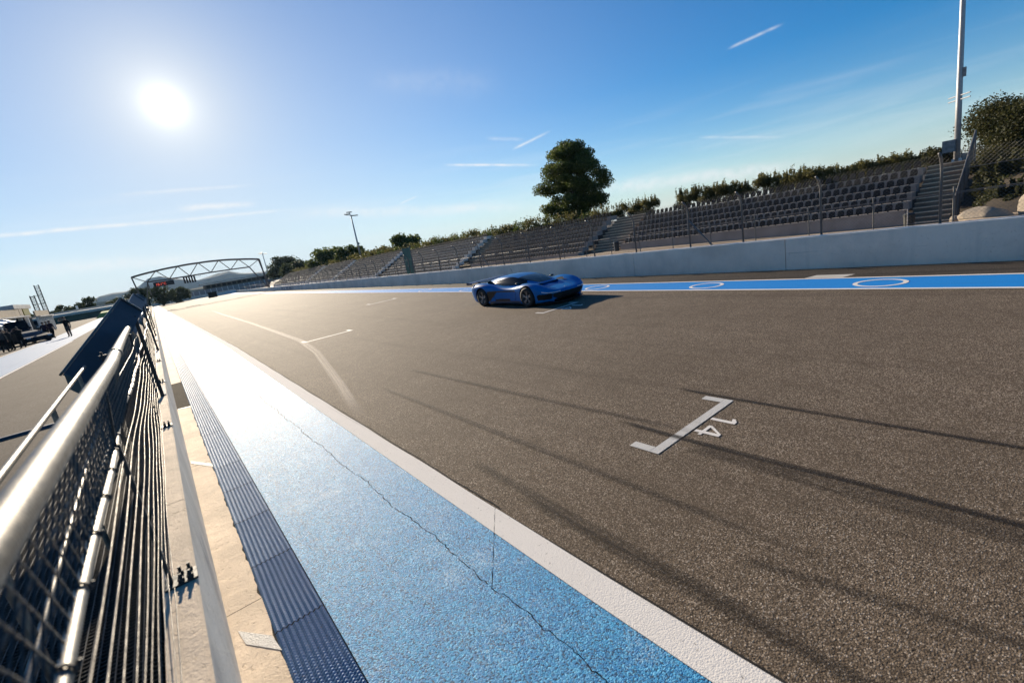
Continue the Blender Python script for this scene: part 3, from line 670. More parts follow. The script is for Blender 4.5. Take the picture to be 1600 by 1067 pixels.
# ------------------------------------------------------------------ pit wall, catch fence and pit-wall stand (near left)
w=thing('pit_wall',(-.31,0,0),'low concrete pit wall with a tan sunlit ledge under the near wire fence','wall')
def wall_piece(y0,y1,x0=-.2,x1=-.35,h=.97,lip=True):
    m=MB(); L=y1-y0; N=max(1,int(min(L,8)/.25)); P=[i*L/N for i in range(N+1)]; o=.31
    for a,b in zip(P,P[1:]):
        ja,jb=.004*math.sin((y0+a)*5),.004*math.sin((y0+b)*5)
        m.quad((x0+o,a,-.02),(x0+o,b,-.02),(x0+o,b,h-.012),(x0+o,a,h-.012),0)
        m.quad((x0+o,a,h-.012),(x0+o,b,h-.012),(x0+o-.014+jb,b,h),(x0+o-.014+ja,a,h),1)
        m.quad((x0+o-.014+ja,a,h),(x0+o-.014+jb,b,h),(x1+o,b,h),(x1+o,a,h),1)
        m.quad((x1+o,a,h),(x1+o,b,h),(x1+o,b,-.02),(x1+o,a,-.02),0)
    m.poly([(x0+o,0,-.02),(x0+o,0,h-.012),(x1+o,0,h),(x1+o,0,-.02)]); m.poly([(x0+o,L,-.02),(x1+o,L,-.02),(x1+o,L,h),(x0+o,L,h-.012)])
    m.build('wall_slab',['wall_concrete','ledge_concrete'],w).location=(0,y0,0)
E2=[-6,0.2,4.05,8.0,12.1,17,24,36,60,100,160,240]
for a,b in zip(E2,E2[1:]): wall_piece(a,b-.008)
m=MB(); m.box((.03,8.9,.972),(.105,9.9,.985)); m.box((.0,14.2,.972),(.10,17.5,.985)); m.build('ledge_paint','pale_concrete',w)
CF=thing('catch_fence',(-.31,0,.97),'nearest wire catch fence with steel cables on the pit wall at the left','fence'); off=Vector(CF.location)
def F(x,y,z): return Vector((x,y,z))-off
YF0,YF1=-1.0,60.
def wav(y,i=0): return .012*math.sin(y*1.25+i*.9)+.008*math.sin(y*2.9+i*1.7) + (.025*math.exp(-((y-14)/5)**2))
m=MB(); m.bar((0,0,.012),(0,0,.80),.026,.018); PF=m.mesh('post','dark_steel')
m=MB(); m.box((-.03,-.06,.0),(.115,.06,.012)); BP=m.mesh('base_plate','dark_steel')
m=MB(); m.lathe([(0,.0),(.014,.0),(.014,.02),(.008,.02),(.008,.045),(0,.045)],6,'Z'); BO=m.mesh('bolt','dark_steel')
y=2.87
while y<58:
    p=link('post',PF,CF,loc=F(-.31,y,.97)); b=link('base_plate',BP,p)
    for dx,dy in ((.085,-.04),(.085,.04),(.045,-.04),(.045,.04)): link('bolt',BO,p,loc=(dx,dy,.012))
    y+=3.78
def poly(fx,z,a=YF0,b=YF1,fine=.25):
    P=[];y=a
    while y<b: P.append(F(fx(y),y,z(y) if callable(z) else z)); y+= fine if y<22 else 2
    return P
m=MB(); m.tube(poly(lambda y:-.325+wav(y),1.75),.0155,8); m.build('top_rail','galvanised',CF,smooth=True)
for i in range(10):
    z=.985+.078*i
    m=MB(); m.tube(poly(lambda y:-.30+wav(y,i)*.4,lambda y:z+.010*math.sin(y*1.66+i)*.6),.0024,5); m.build('cable','cable_steel',CF,smooth=True)
def tubeX(y): return -.272+(.0 if y<3.5 else -.022*max(0,y-3.5)**.8)
def tubeZ(y): return 2.10+ (0 if y<4 else .003*(y-4))
m=MB(); P=[];y=-.6
while y<8.6: P.append(F(tubeX(y),y,tubeZ(y))); y+=.2
m.tube(P,.033,18); m.build('top_tube','wrapped_tube',CF,smooth=True)
m=MB(); m.lathe([(.034,-.012),(.042,-.012),(.042,.012),(.034,.012)],18,'Y'); c=m.build('clamp','galvanised',CF,loc=F(tubeX(4.15),4.15,tubeZ(4.15)))
m=MB(); m.box((-.085,-.014,-.012),(-.036,.014,.012)); m.tube([(-.07,0,-.03),(-.07,0,.035)],.007,6); m.build('clamp_bolt','dark_steel',c)
m=MB(); m.lathe([(.034,-.012),(.042,-.012),(.042,.012),(.034,.012)],18,'Y'); c=m.build('clamp','galvanised',CF,loc=F(tubeX(8.2),8.2,tubeZ(8.2)))
m=MB(); P=[];y=10.
while y<58: P.append(F(-.40,y,2.05)); y+=2
m.tube(P,.03,8); m.build('top_tube','galvanised',CF,smooth=True)
# uprights holding the tube over the rail
m=MB(); m.tube([(0,0,0),(.03,0,.2),(.045,0,.35)],.012,6); UP=m.mesh('upright','dark_steel')
for y in (2.87,6.65,10.4,14.2): link('upright',UP,CF,loc=F(-.325,y,1.75))
# woven mesh: on the cables, and from rail up to tube
m=MB(); y=2.92; cell=.05
while y<22:
    for s in (1,-1):
        h=.76; a,b=(y,y+h) if s==1 else (y+h,y)
        m.bar(F(-.312+.0015*s,a,.985),F(-.318+.0015*s,b,1.745),.0030)
    y+=cell if y<8 else .1
m.build('chain_link_mesh','dark_steel',CF,kind='stuff')
for s,mt_ in ((1,'dark_steel'),(-1,'cable_steel')):  # one diagonal set in brighter steel imitates glints on the wires
    m=MB(); y=-.6
    while y<9:
        h=.34; a,b=(y,y+h) if s==1 else (y+h,y); y+=.085
        m.tube([F(-.325,a,1.745),F(-.300,(a+b)/2,1.92),F(tubeX(b)-.0,b,tubeZ(b)-.03)],.0026,5)
    m.build('woven_wire',mt_,CF,kind='stuff')
m=MB(); y=-.5
while y<24:
    P=[(-.325+wav(y)+.0195*math.cos(a),y+.006*a,1.75+.0195*math.sin(a)) for a in [k*math.pi/5 for k in range(11)]]
    m.tube([F(*p) for p in P],.0042,5); y+=.33 if y<8 else .5
m.build('lacing_wire','dark_steel',CF,kind='stuff')
# short cables wound under the tube
for k in range(2):
    m=MB(); m.tube(poly(lambda y:-.318+.024*k+wav(y,k)*.4,lambda y:1.83+.13*k+.012*math.sin(y*1.7+k),-.6,9,.25),.003,5); m.build('cable','dark_steel',CF,smooth=True)

# handrail of the pit-wall stand
hr=thing('handrail',(-.66,0,.65),'thin galvanised handrail beside the pit lane, left of the thick tube','handrail'); o2=Vector(hr.location)
m=MB(); m.tube([Vector((-.60-.012*i*.7,-.4+.3*i,1.80))-o2 for i in range(27)],.017,10); m.build('rail','wrapped_tube',hr,smooth=True)
m=MB(); m.tube([(0,0,0),(0,0,1.15)],.017,8); PH=m.mesh('post','galvanised')
for y in (.3,2.4,4.5,6.6): link('post',PH,hr,loc=Vector((-.615-.028*y,y,.65))-o2)
m=MB(); m.tube([Vector((-.60-.028*q,q,1.25))-o2 for q in (-.4,7.4)],.013,8); m.build('middle_rail','galvanised',hr,smooth=True)
# steel deck behind the fence, made wider and darker to paint the shade there
dk=thing('steel_walkway',(-.8,4,.65),'dark steel grating walkway behind the near catch fence','walkway'); o2=Vector(dk.location)
m=MB()
y=-1.5
while y<9.5: m.box(Vector((-1.5,y,.60))-o2,Vector((-.355,y+.005,.63))-o2); y+=.035
for x in [-1.5+i*.0375*1.0 for i in range(31)]: m.box(Vector((x-.003,-1.5,.603))-o2,Vector((x+.003,9.5,.634))-o2)
m.build('grating','grating_steel',dk,kind='stuff')
m=MB(); m.box(Vector((-1.54,-1.5,.50))-o2,Vector((-1.503,9.5,.66))-o2); m.build('edge_beam','navy_panel',dk); m=MB(); m.box(Vector((-.354,-1.5,.50))-o2,Vector((-.351,9.5,.64))-o2); m.build('edge_beam','navy_panel',dk)
m=MB(); m.box(Vector((-1.54,-1.5,.585))-o2,Vector((-.355,9.5,.596))-o2); m.build('shade_tray','shade_dark',dk)  # near-black sheet painting the shade seen through the grating
# dark windbreak boards standing under the tube on the pit side
# tilted shade panels of the pit-wall stands
def panel(A,Bf,D,label,lip=.2,grp='tilted shade panels on the pit wall'):
    A,Bf,D=map(Vector,(A,Bf,D)); w=D-Bf; n=(Bf-A).cross(w).normalized()
    if n.z<0: n=-n
    t=thing('shade_panel',tuple(A),label,'shade panel',grp); th=.035
    E_=A+w*1.5; D2=Bf+w*1.0
    q=[A-A,E_-A,D2-A,Bf-A]
    m=MB(); m.hexa([p-n*th for p in q]+q); m.build('board','navy_panel',t)
    m=MB(); e=(Bf-A).normalized()*.03
    m.hexa([p for p in (Vector((0,0,-lip))-e*.4,w*1.3+Vector((0,0,-lip))-e*.4,w*1.3+Vector((0,0,-lip)),Vector((0,0,-lip)))]+[p for p in (-e*.4,w*1.5-e*.4,w*1.5,Vector((0,0,0)))]); m.build('front_fascia','navy_edge',t)
    m=MB(); s=w.normalized()*.03
    m.hexa([-s-n*.06,-s*.1-n*.06,(Bf-A)-s*.1-n*.06,(Bf-A)-s-n*.06,-s+n*.012,-s*.1+n*.012,(Bf-A)-s*.1+n*.012,(Bf-A)-s+n*.012]); m.build('side_frame','navy_edge',t)
    m=MB(); m.tube([(Bf-A)+n*.012,(D2-A)+n*.012],.012,6); m.build('far_edge_tube','galvanised',t)
    zf=.65-A.z
    for p in (w*1.2+(Bf-A)*.08,w*.8+(Bf-A)*.9): m=MB(); m.tube([Vector((p.x,p.y,zf)),Vector((p.x,p.y,p.z-.02))],.025,8); m.build('support_post','dark_steel',t)
    return t
panel((-1.02,7.5,1.77),(-.335,9.0,2.525),(-.15,9.0,2.30),'nearest and largest navy shade panel tilted up behind the steel tube')
panel((-.80,15.0,2.0),(-.33,17.5,2.73),(-.15,17.5,2.49),'second navy shade panel on the pit wall, just beyond the largest')
panel((-.75,23.0,2.1),(-.36,25.5,2.86),(-.17,25.5,2.6),'third navy shade panel along the pit wall')
panel((-.75,31.0,2.2),(-.38,33.5,2.95),(-.16,33.5,2.66),'farthest navy shade panel, below the left foot of the start gantry')

# ------------------------------------------------------------------ pit lane
m=MB(); m.poly([(-.47,-40,.60),(-.47,330,.60),(-90,330,.60),(-90,-40,.60)]); pl=m.build('pit_lane','pit_asphalt',kind='structure')
m=MB(); m.quad((-5.15,8,.604),(-5.5,48,.604),(-8.7,62,.604),(-8.3,8,.604)); m.quad((-5.5,48,.604),(-9.5,240,.604),(-15,240,.604),(-8.7,62,.604)); m.build('lane_band','pit_blue_white',pl)
m=MB(); m.quad((-5.0,8,.608),(-5.13,8,.608),(-5.48,48,.608),(-5.33,48,.608)); m.quad((-8.42,8,.608),(-8.57,8,.608),(-8.85,62,.608),(-8.7,62,.608)); m.build('lane_line','white_paint',pl)
m=MB(); m.hexa([(-7.5,11.0,.603),(-.9,11.15,.603),(-.9,11.35,.603),(-7.5,11.2,.603),(-7.5,11.06,.645),(-.9,11.21,.645),(-.9,11.29,.645),(-7.5,11.14,.645)]); tag(m.build('cable_ramp','navy_panel'),'dark flat cable cover laid across the pit lane','cable cover')
m=MB(); m.quad((-4.3,120,.605),(-4.3,330,.605),(-16,330,.605),(-8.5,120,.605)); tag(m.build('infield_grass','grass_green'),kind='structure')

# ------------------------------------------------------------------ start gantry
G=thing('start_gantry',(12.5,150,0),'brown arched truss start gantry spanning the track in the distance','gantry'); o2=Vector(G.location)
top=[(-2.24,9.35),(2.95,10.05),(7.73,10.42),(12.37,10.55),(17.2,10.45),(21.97,10.0),(27.2,9.2)]
bot=[(.55,7.62),(5.24,7.55),(9.8,7.55),(14.75,7.6),(19.54,7.55),(24.23,7.45)]
def Pg(p,dy=0): return Vector((p[0],150+dy,p[1]))-o2
for dy in (0,1.2):
    P=[]
    for a,b in zip(top,top[1:]): P+= [Pg((a[0]+(b[0]-a[0])*k/3,a[1]+(b[1]-a[1])*k/3+.06*(k in(1,2))),dy) for k in range(3)]
    m=MB(); m.tube(P+[Pg(top[-1],dy)],.2,8); m.build('top_chord','truss_steel',G)
m=MB(); m.tube([Pg(b,.6) for b in bot],.17,8); m.build('bottom_chord','truss_steel',G)
for i in range(6):
    for q in (i,i+1):
        m=MB(); m.tube([Pg(bot[i],.6),Pg(top[q],0)],.105,6); m.build('web_member','truss_steel',G)
def leg(pts,r=.16):
    m=MB(); m.tube([Vector(p)-o2 for p in pts],r,8); m.build('leg','truss_steel',G)
leg([(-2.24,150,9.35),(-1.5,150,.6)]); leg([(.55,150.6,7.62),(-1.3,150.6,.6)],.12); leg([(.55,150.6,7.62),(.45,150.6,4.2)],.12)
leg([(27.2,150,9.2),(27.5,150,.4)],.2); leg([(27.2,151.2,9.2),(28.1,151.2,.4)],.2); leg([(24.23,150.6,7.45),(27.3,150.6,1.2)],.16)
led=thing('display_board',(3.75,149.7,6.6),'black electronic display board with red digits hanging left on the gantry','display')
m=MB(); m.box((-2.2,-.15,-.58),(2.2,.15,.58)); m.build('casing','dark_plastic',led)
lt=text_mesh('18.1°C','led_digits','led_red',.8,.004); q=link('led_digits',lt,led,loc=(-1.75,-.16,-.28)); q.rotation_euler=(R(90),0,0)
m=MB(); m.tube([(-1.5,0,.58),(-1.5,.5,1.0)],.04,6); m.tube([(1.5,0,.58),(1.5,.5,.98)],.04,6); m.build('hanger','dark_steel',led)
SL=thing('start_lights',(9.4,149.7,6.6),'row of black start light columns hanging from the middle of the gantry','start lights')
for k in range(5):
    x=-1.15+k*.58; m=MB(); m.box((x-.19,-.15,-.85),(x+.19,.15,.72)); b=m.build('light_column','dark_plastic',SL)
    for j in range(4): m=MB(); m.lathe([(.0,-.16),(.12,-.16),(.13,-.22)],10,'Y',(x,0,-.6+j*.37)); m.build('lens','shade_dark',b)
m=MB(); m.tube([(-2.6,0,.75),(-2.6,0,.35),(-1.35,0,.35)],.04,6); m.tube([(2.7,0,.95),(2.7,0,.45),(1.4,0,.5)],.04,6); m.tube([(-2.6,0,.75),(-2.6,.5,.95)],.04,6); m.tube([(-1.35,0,.72),(1.4,0,.72)],.04,6); m.build('hanger','dark_steel',SL)

# ------------------------------------------------------------------ masts
def heads(t,z,r=1.0):
    for (dx,dz,w) in ((-.9,0,1.2),(.9,-.5,1.5),(-.3,.5,1.1)):
        m=MB(); m.hexa([(dx*r-w*.5*r,-.5*r,z+dz),(dx*r+w*.5*r,-.5*r,z+dz),(dx*r+w*.5*r,.4*r,z+dz+.15),(dx*r-w*.5*r,.4*r,z+dz+.15),(dx*r-w*.5*r,-.5*r,z+dz+.22),(dx*r+w*.5*r,-.5*r,z+dz+.22),(dx*r+w*.5*r,.4*r,z+dz+.4),(dx*r-w*.5*r,.4*r,z+dz+.4)]); m.build('floodlight','dark_steel',t)
    m=MB(); m.tube([(-1.2*r,0,z),(1.2*r,0,z-.3)],.06*r,6); m.tube([(0,0,z-1),(-.2,0,z+.6)],.08*r,6); m.build('cross_arm','mast_steel',t)
t=thing('light_mast',(40.4,5.72,1.8),'tall pale steel mast beside the dark tree, running out of the top of the photo','mast')
m=MB(); m.tube([(0,0,-.3),(0,0,4),(0,0,16),(0,0,26)],[.16,.145,.10,.07],12); m.build('pole','mast_steel',t,smooth=True)
for a,z in ((0,4.28),(0,4.05)): m=MB(); m.tube([(-.75,-.58,z),(.75,.58,z+.05)],.035,6); m.build('cross_arm','mast_steel',t)
m=MB(); m.box((-.22,-.12,1.15),(.16,.45,1.85)); m.build('switch_box','grey_box',t).location=(-.28,.16,0)
m=MB(); m.box((.1,-.6,.35),(.4,-.15,.95)); m.build('switch_box','grey_box',t)
m=MB(); m.box((-.08,-.26,5.3),(.1,-.13,5.8)); m.build('lamp_bracket','grey_box',t)
m=MB(); m.box((-.12,-.22,-.3),(.12,.22,.7)); m.build('plinth','white_box',t)
t=thing('floodlight_mast',(49.06,129.5,2.2),'slim floodlight mast with three lamp banks above the round trees','mast')
m=MB(); m.tube([(0,0,0),(0,0,14.2)],[.3,.14],10); m.build('pole','mast_steel',t,smooth=True); heads(t,14.3,1.1)
m=MB(); m.box((-.35,-.3,.3),(.25,.3,2.6)); m.build('switch_box','grey_box',t); m=MB(); m.box((.05,-.25,6.0),(.45,.25,6.6)); m.build('switch_box','grey_box',t)
t=thing('floodlight_mast',(63.5,335,2.2),'small far floodlight mast just right of the gantry','mast')
m=MB(); m.tube([(0,0,0),(0,0,18.3)],[.35,.2],8); m.build('pole','mast_steel',t,smooth=True); heads(t,18.4,1.6)

# ------------------------------------------------------------------ foliage
def leaf_mesh(name,clumps,n,size,mat,shell=.55,flat=.0):
    vol=np.array([c[3]*c[4]*c[5] for c in clumps])**(2/3); cnt=np.maximum(8,(n*vol/vol.sum()).astype(int))
    VV=[];
    for c,k in zip(clumps,cnt):
        d=rng.normal(size=(k,3)); d/=np.linalg.norm(d,axis=1,keepdims=True); r=rng.uniform(0,1,k)**(shell)
        r*=1+.22*np.sin(d[:,0]*5+c[0]*3)*np.sin(d[:,1]*6+c[1])*np.cos(d[:,2]*4)
        VV.append(np.array(c[:3])+d*r[:,None]*np.array(c[3:6]))
    Pn=np.concatenate(VV); N=len(Pn)
    a=rng.normal(size=(N,3)); a[:,2]*=(1-flat); a/=np.linalg.norm(a,axis=1,keepdims=True)
    b=np.cross(a,rng.normal(size=(N,3))); b/=np.linalg.norm(b,axis=1,keepdims=True)
    s=size*rng.uniform(.6,1.4,(N,1)); a=a*s; b=b*s*.55
    V=np.stack([Pn-a*.9,Pn-b,Pn+a,Pn+b],1).reshape(-1,3)
    me=bpy.data.meshes.new(name); me.vertices.add(len(V)); me.vertices.foreach_set('co',V.ravel())
    me.loops.add(N*4); me.loops.foreach_set('vertex_index',np.arange(N*4,dtype=np.int32))
    me.polygons.add(N); me.polygons.foreach_set('loop_start',np.arange(0,N*4,4,dtype=np.int32)); 
    me.update(calc_edges=True); me.validate(); me.materials.append(MATS[mat]); return me
def trunk(t,h,r,limbs,lean=(0,0)):
    m=MB(); m.tube([(0,0,-.4),(lean[0]*.3,lean[1]*.3,h*.35),(lean[0]*.7,lean[1]*.7,h*.7),(lean[0],lean[1],h)],[r,r*.8,r*.55,r*.25],8)
    for p,q,rr_ in limbs: m.tube([p,((p[0]+q[0])/2,(p[1]+q[1])/2,(p[2]+q[2])/2+.15),q],[rr_,rr_*.75,rr_*.3],6)
    return m.build('trunk','bark',t,smooth=True)
# the big pine behind the second block
def pine(loc,h,rad,label,n=26000,size=.16,mat='pine_leaf',seed=3,group=None,trunk_r=.3,name='pine_tree',ncl=46,bottom=.17):
    rg=np.random.default_rng(seed); t=thing(name,loc,label,'tree',group); cl=[];lb=[]
    for i in range(ncl):
        zf=bottom+(.97-bottom)*(i+.5)/ncl; env=math.sin(math.pi*min(1,max(.03,(zf-.10)/.92)))**.5*(1.0 if zf<.66 else 1.0-.5*(zf-.66)/.34)*(.8 if zf<.25 else 1)
        a=i*2.399+rg.uniform(-.4,.4); rr_=rad*env*rg.uniform(.45,.92)
        s=rad*rg.uniform(.17,.27)
        c=(rr_*math.cos(a),rr_*math.sin(a),h*zf+rg.uniform(-.03,.03)*h); cl.append((*c,s*1.25,s*1.25,s*.72))
        if i%2==0: lb.append(((0,0,max(.3,c[2]-.18*h*.6)),c,trunk_r*.25))
        cl.append((c[0]*.4,c[1]*.4,c[2],s*.9,s*.9,s*.7))
    trunk(t,h*.92,trunk_r,lb)
    link('crown',leaf_mesh('crown',cl,n,size,mat),t); return t
pine((46.95,43.6,1.9),11.3,4.9,'tall dark pine tree standing alone behind the second grandstand block',n=70000,size=.125,seed=9,trunk_r=.35)
def bushy(loc,h,rad,label,n,size,mat,seed,name='round_tree',group=None,cat='tree',ncl=22,low=.25,asp=1.0):
    rg=np.random.default_rng(seed); t=thing(name,loc,label,cat,group); cl=[];lb=[]
    for i in range(ncl):
        a=i*2.399; zf=rg.uniform(low,.86); e=math.sqrt(max(.1,1-((zf-.5)/.55)**2)); rr_=rad*e*rg.uniform(.25,.78)
        s=rad*rg.uniform(.24,.40); c=(rr_*math.cos(a)*asp,rr_*math.sin(a),h*zf); cl.append((*c,s,s,s*.8))
        if i%3==0: lb.append(((0,0,.2*h),c,.05*rad))
    trunk(t,h*.75,.07*rad+.03,lb,(0,0)); link('crown',leaf_mesh('crown',cl,n,size,mat),t); return t
bushy((45.4,2.4,1.4),4.4,4.3,'large dark dense tree filling the right edge behind the boulders',110000,.075,'oak_leaf',11,'broad_tree',ncl=80,low=.08)
bushy((43.6,-2.2,1.9),5.0,3.6,'dark tree at the right edge, partly cut off by the photo border',12000,.11,'oak_leaf',12,'broad_tree',ncl=40,low=.1)
bushy((41.6,6.9,1.9),1.5,1.35,'low dark shrub left of the foot of the tall mast',4500,.085,'oak_leaf',13,'shrub',cat='shrub',low=.1)
T='trees rising behind the grandstand'
bushy((49.2,100,1.8),5.9,4.6,'round pine tree right of the slim floodlight mast',5500,.30,'pine_leaf',21,group=T,low=.3)
bushy((52.2,146,2),7.0,5.2,'round tree directly left of the slim floodlight mast',4500,.38,'pine_leaf',22,group=T)
bushy((55.2,180,2),8.6,8.0,'wide dark bushy tree between the gantry and the slim mast',5500,.45,'pine_leaf',23,group=T)
bushy((61.8,283,2),12.8,10.5,'dark round tree closest to the right end of the gantry',5000,.6,'far_leaf',24,group=T)
bushy((59.0,245,2),7.5,9.5,'low wide tree second from the right end of the gantry',4000,.55,'far_leaf',25,group=T)
bushy((50.6,118,2),4.0,4.0,'small light shrub-like tree just right of the slim mast foot',2800,.3,'hedge_leaf',26,group=T)
bushy((52,133,2),4.2,4.5,'small dark tree behind the foot of the slim mast',2800,.3,'far_leaf',27,group=T)
# hedge of separate bushes behind the top row
hs=[(8.0,.95,3.35),(9.3,1.0,3.35),(10.5,.85,3.30),(11.7,.9,3.35),(13.0,.95,3.6),(14.2,.9,3.75),(15.3,.75,3.65),(16.6,.8,3.85),(18.4,.75,3.6),(19.7,.9,3.85),(21.0,.85,3.9),(22.4,.85,4.0),(23.8,.8,4.0),(27.6,.8,3.95),(29.2,1.0,4.0),(31.5,1.0,4.0),(34,1.2,4.0)]
names=['rightmost','second from the right','third from the right','fourth from the right','fifth from the right','sixth from the right','seventh from the right','eighth from the right','ninth from the right','tenth from the right','eleventh from the right','twelfth from the right','thirteenth from the right','fourteenth from the right','fifteenth from the right','sixteenth from the right','seventeenth from the right']
def bush(y,r,zt,label,u,n,size,mat,seed,group,zb=None):
    rg=np.random.default_rng(seed); zb=2.1 if zb is None else zb; p=B(u,y,zb); h=zt-zb
    t=thing('bush',tuple(p),label,'bush',group); cl=[]; m=MB()
    for k in range(10):
        a=k*2.4; q=rg.uniform(.1,.7)*r; z=h*rg.uniform(.3,.80); s=r*rg.uniform(.3,.48); cl.append((q*math.cos(a),q*math.sin(a)*1.15,z,s,s*1.1,s*.9))
        m.tube([(0,0,-.4),(q*.5*math.cos(a),q*.5*math.sin(a),z*.6),(q*math.cos(a),q*math.sin(a),z+s)],[.03,.02,.006],4)
    for k in range(14):  # upright shoots
        a=rg.uniform(0,6.28); q=rg.uniform(.1,.9)*r; z0=h*.7; z1=h*rg.uniform(.9,1.18); cl.append((q*math.cos(a),q*math.sin(a),(z0+z1)/2,.05+.03*r,.05+.03*r,(z1-z0)*.55+.05))
    m.build('stems','bark',t); link('foliage',leaf_mesh('foliage',cl,n,size,mat,.7),t); return t
HG='bushes along the top of the grandstand'
for i,(y,r,zt) in enumerate(hs): bush(y,r*1.25,zt+.05,f'leafy olive bush behind the top seat row, {names[i]}',38.3,5200,.062,'hedge_leaf',40+i,HG)
y=36.5; i=0
lab2='clipped olive bush in the continuous hedge along the far grandstand top'
while y<120:
    r=1.5+.02*(y-36)+.35*math.sin(y*1.9); zt=float(np.interp(y,[36,50,66,85,120],[4.1,4.45,4.75,4.9,5.3]))+.25*math.sin(y*2.7)
    bush(y,r,zt,lab2,38.6,1500,.10+.0012*(y-36),'hedge_leaf' if i%3 else 'pine_leaf',80+i,'bushes in the far hedge',2.0); y+=r*1.35; i+=1
while y<235:
    r=3+.4*math.sin(y); bush(y,r,5.5+.35*math.sin(y*1.3),lab2,39.5,900,.26,'hedge_leaf',80+i,'bushes in the far hedge',2.0); y+=r*1.5; i+=1
# shrubs on the shaded bank at the right
for i,(u,y,r,zt,l) in enumerate([(33.5,3.3,.8,1.2,'dark shrub above the boulders nearest the stair fence'),(34.5,2.0,1.0,1.6,'dark shrub above the gap between the boulders'),(35.5,.6,1.1,1.9,'dark shrub at the right edge above the second boulder'),(36.5,3.0,1.0,2.2,'dark shrub high on the bank under the broad tree'),(37,1.2,1.1,2.4,'dark shrub on the bank top at the right edge'),(31.5,2.9,1.0,.9,'dark low shrub just behind the large boulder'),(31.0,1.6,1.0,.9,'dark low shrub behind the gap beside the second boulder'),(31.5,.3,1.2,1.2,'dark low shrub behind the second boulder at the right edge'),(33.0,-.6,1.2,1.7,'dark shrub beyond the right edge of the boulders'),(34.0,3.6,.8,1.6,'dark shrub against the upper part of the stair fence'),(35.6,3.7,.9,2.3,'dark shrub at the top end of the stair fence'),(32.3,2.2,1.0,1.2,'dark shrub in the middle of the shaded bank')]):
    bush(y,r,zt,l,u,3500,.08,'oak_leaf',140+i,'shrubs on the shaded bank',zt-1.3)
for i,(u,y,r,zt,l) in enumerate([(33.2,2.9,1.1,2.2,'tall dark bush nearest the stair fence on the shaded bank'),(33.4,1.4,1.2,2.3,'tall dark bush in the middle of the shaded bank'),(33.4,-.2,1.3,2.3,'tall dark bush on the shaded bank at the right edge'),(30.2,2.2,.9,1.0,'low dark bush right behind the large boulder'),(30.2,.6,1.0,1.0,'low dark bush right behind the second boulder')]):
    bush(y,r,zt,l,u,9000,.10,'oak_leaf',170+i,'shrubs on the shaded bank',zt-2.3)
# boulders
def boulder(loc,sx,sy,sz,label,seed):
    rg=np.random.default_rng(seed); bm=bmesh.new(); bmesh.ops.create_icosphere(bm,subdivisions=4,radius=1)
    pl_=[(Vector(rg.normal(size=3)).normalized(),rg.uniform(.72,.95)) for _ in range(16)]
    for v in bm.verts:
        for n,dv in pl_:
            e=v.co.dot(n)-dv
            if e>0: v.co-=n*e
        q=v.co*4; v.co*=1+.03*math.sin(q.x*2.3+seed)*math.sin(q.y*2.9)*math.cos(q.z*2.1)
        v.co=Vector((v.co.x*sx,v.co.y*sy,v.co.z*sz))
    me=bpy.data.meshes.new('boulder'); bm.to_mesh(me); bm.free(); me.materials.append(MATS['rock']); smooth_by_angle(me,25)
    return tag(link('boulder',me,None,label,'boulder','boulders by the stairs',loc=loc))
boulder(B(25.5,2.80,.05),.6,.80,.50,'large angular tan boulder behind the fence right of the stairs',2)
boulder(B(25.8,1.55,.35),.6,.42,.55,'tan boulder cut by the right edge of the photo',5)
boulder(B(26.5,3.75,.0),.25,.22,.22,'small stone between the large boulder and the stair fence',8)
def bin_(loc,label):
    t=thing('litter_bin',loc,label,'bin','bins at the stairs'); m=MB(); m.lathe([(.0,0),(.2,0),(.24,.75),(.0,.75)],12,'Z'); m.build('bin_body','bin_plastic',t)
    m=MB(); m.lathe([(.25,.74),(.26,.80),(.18,.88),(.0,.9)],12,'Z'); m.build('lid','bin_plastic',t); m=MB(); m.tube([(-.28,0,-.1),(-.28,0,1.1)],.025,6); m.build('post','mast_steel',t)
bin_(B(30.4,6.05,-.65),'dark litter bin on a post at the foot of the broad stairs')
bin_(B(30.6,26.0,-.25),'dark litter bin at the foot of the stairs above the blue car')
t=thing('green_cover',B(15.62,37.3,.6),'green sheet stretched on the spectator fence in front of the third block','cover')
m=MB(); m.box((-.03,-.7,.2),(.03,.7,2.6)); m.build('sheet','green_sheet',t)
m=MB(); m.tube([(0,.75,-.3),(0,.75,2.7)],.04,6); m.tube([(0,-.75,-.3),(0,-.75,2.7)],.04,6); m.build('frame','post_steel',t)
# ------------------------------------------------------------------ pit building
pb=thing('pit_building',(-24,110,.6),'long tan pit garage building with terrace walls and pale columns at the far left','building'); o2=Vector(pb.location)
def bx(name,lo,hi,mat,parent=pb,**k):
    m=MB(); m.box(Vector(lo)-o2,Vector(hi)-o2); return m.build(name,mat,parent,**k)
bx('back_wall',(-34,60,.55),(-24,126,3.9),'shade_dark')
bx('terrace_slab',(-34,60,3.55),(-15.2,102.5,3.75),'pale_concrete'); 
y=60
while y<100: bx('terrace_panel',(-16.15,y,3.77),(-15.95,y+4.13,4.82),'building_concrete'); y+=4.15
bx('terrace_slab',(-34,112.6,3.3),(-15.4,126.3,3.5),'pale_concrete')
y=112.8
while y<125: bx('terrace_panel',(-16.15,y,3.52),(-15.95,y+3.33,4.45),'building_concrete'); y+=3.35
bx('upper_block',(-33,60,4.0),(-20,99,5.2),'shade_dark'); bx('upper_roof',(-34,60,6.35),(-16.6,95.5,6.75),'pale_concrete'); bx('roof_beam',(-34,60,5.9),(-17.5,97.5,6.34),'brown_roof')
for k in range(7): bx('roof_post',(-17.6,62+5.4*k,3.9),(-17.3,62.3+5.4*k,5.9),'brown_roof')
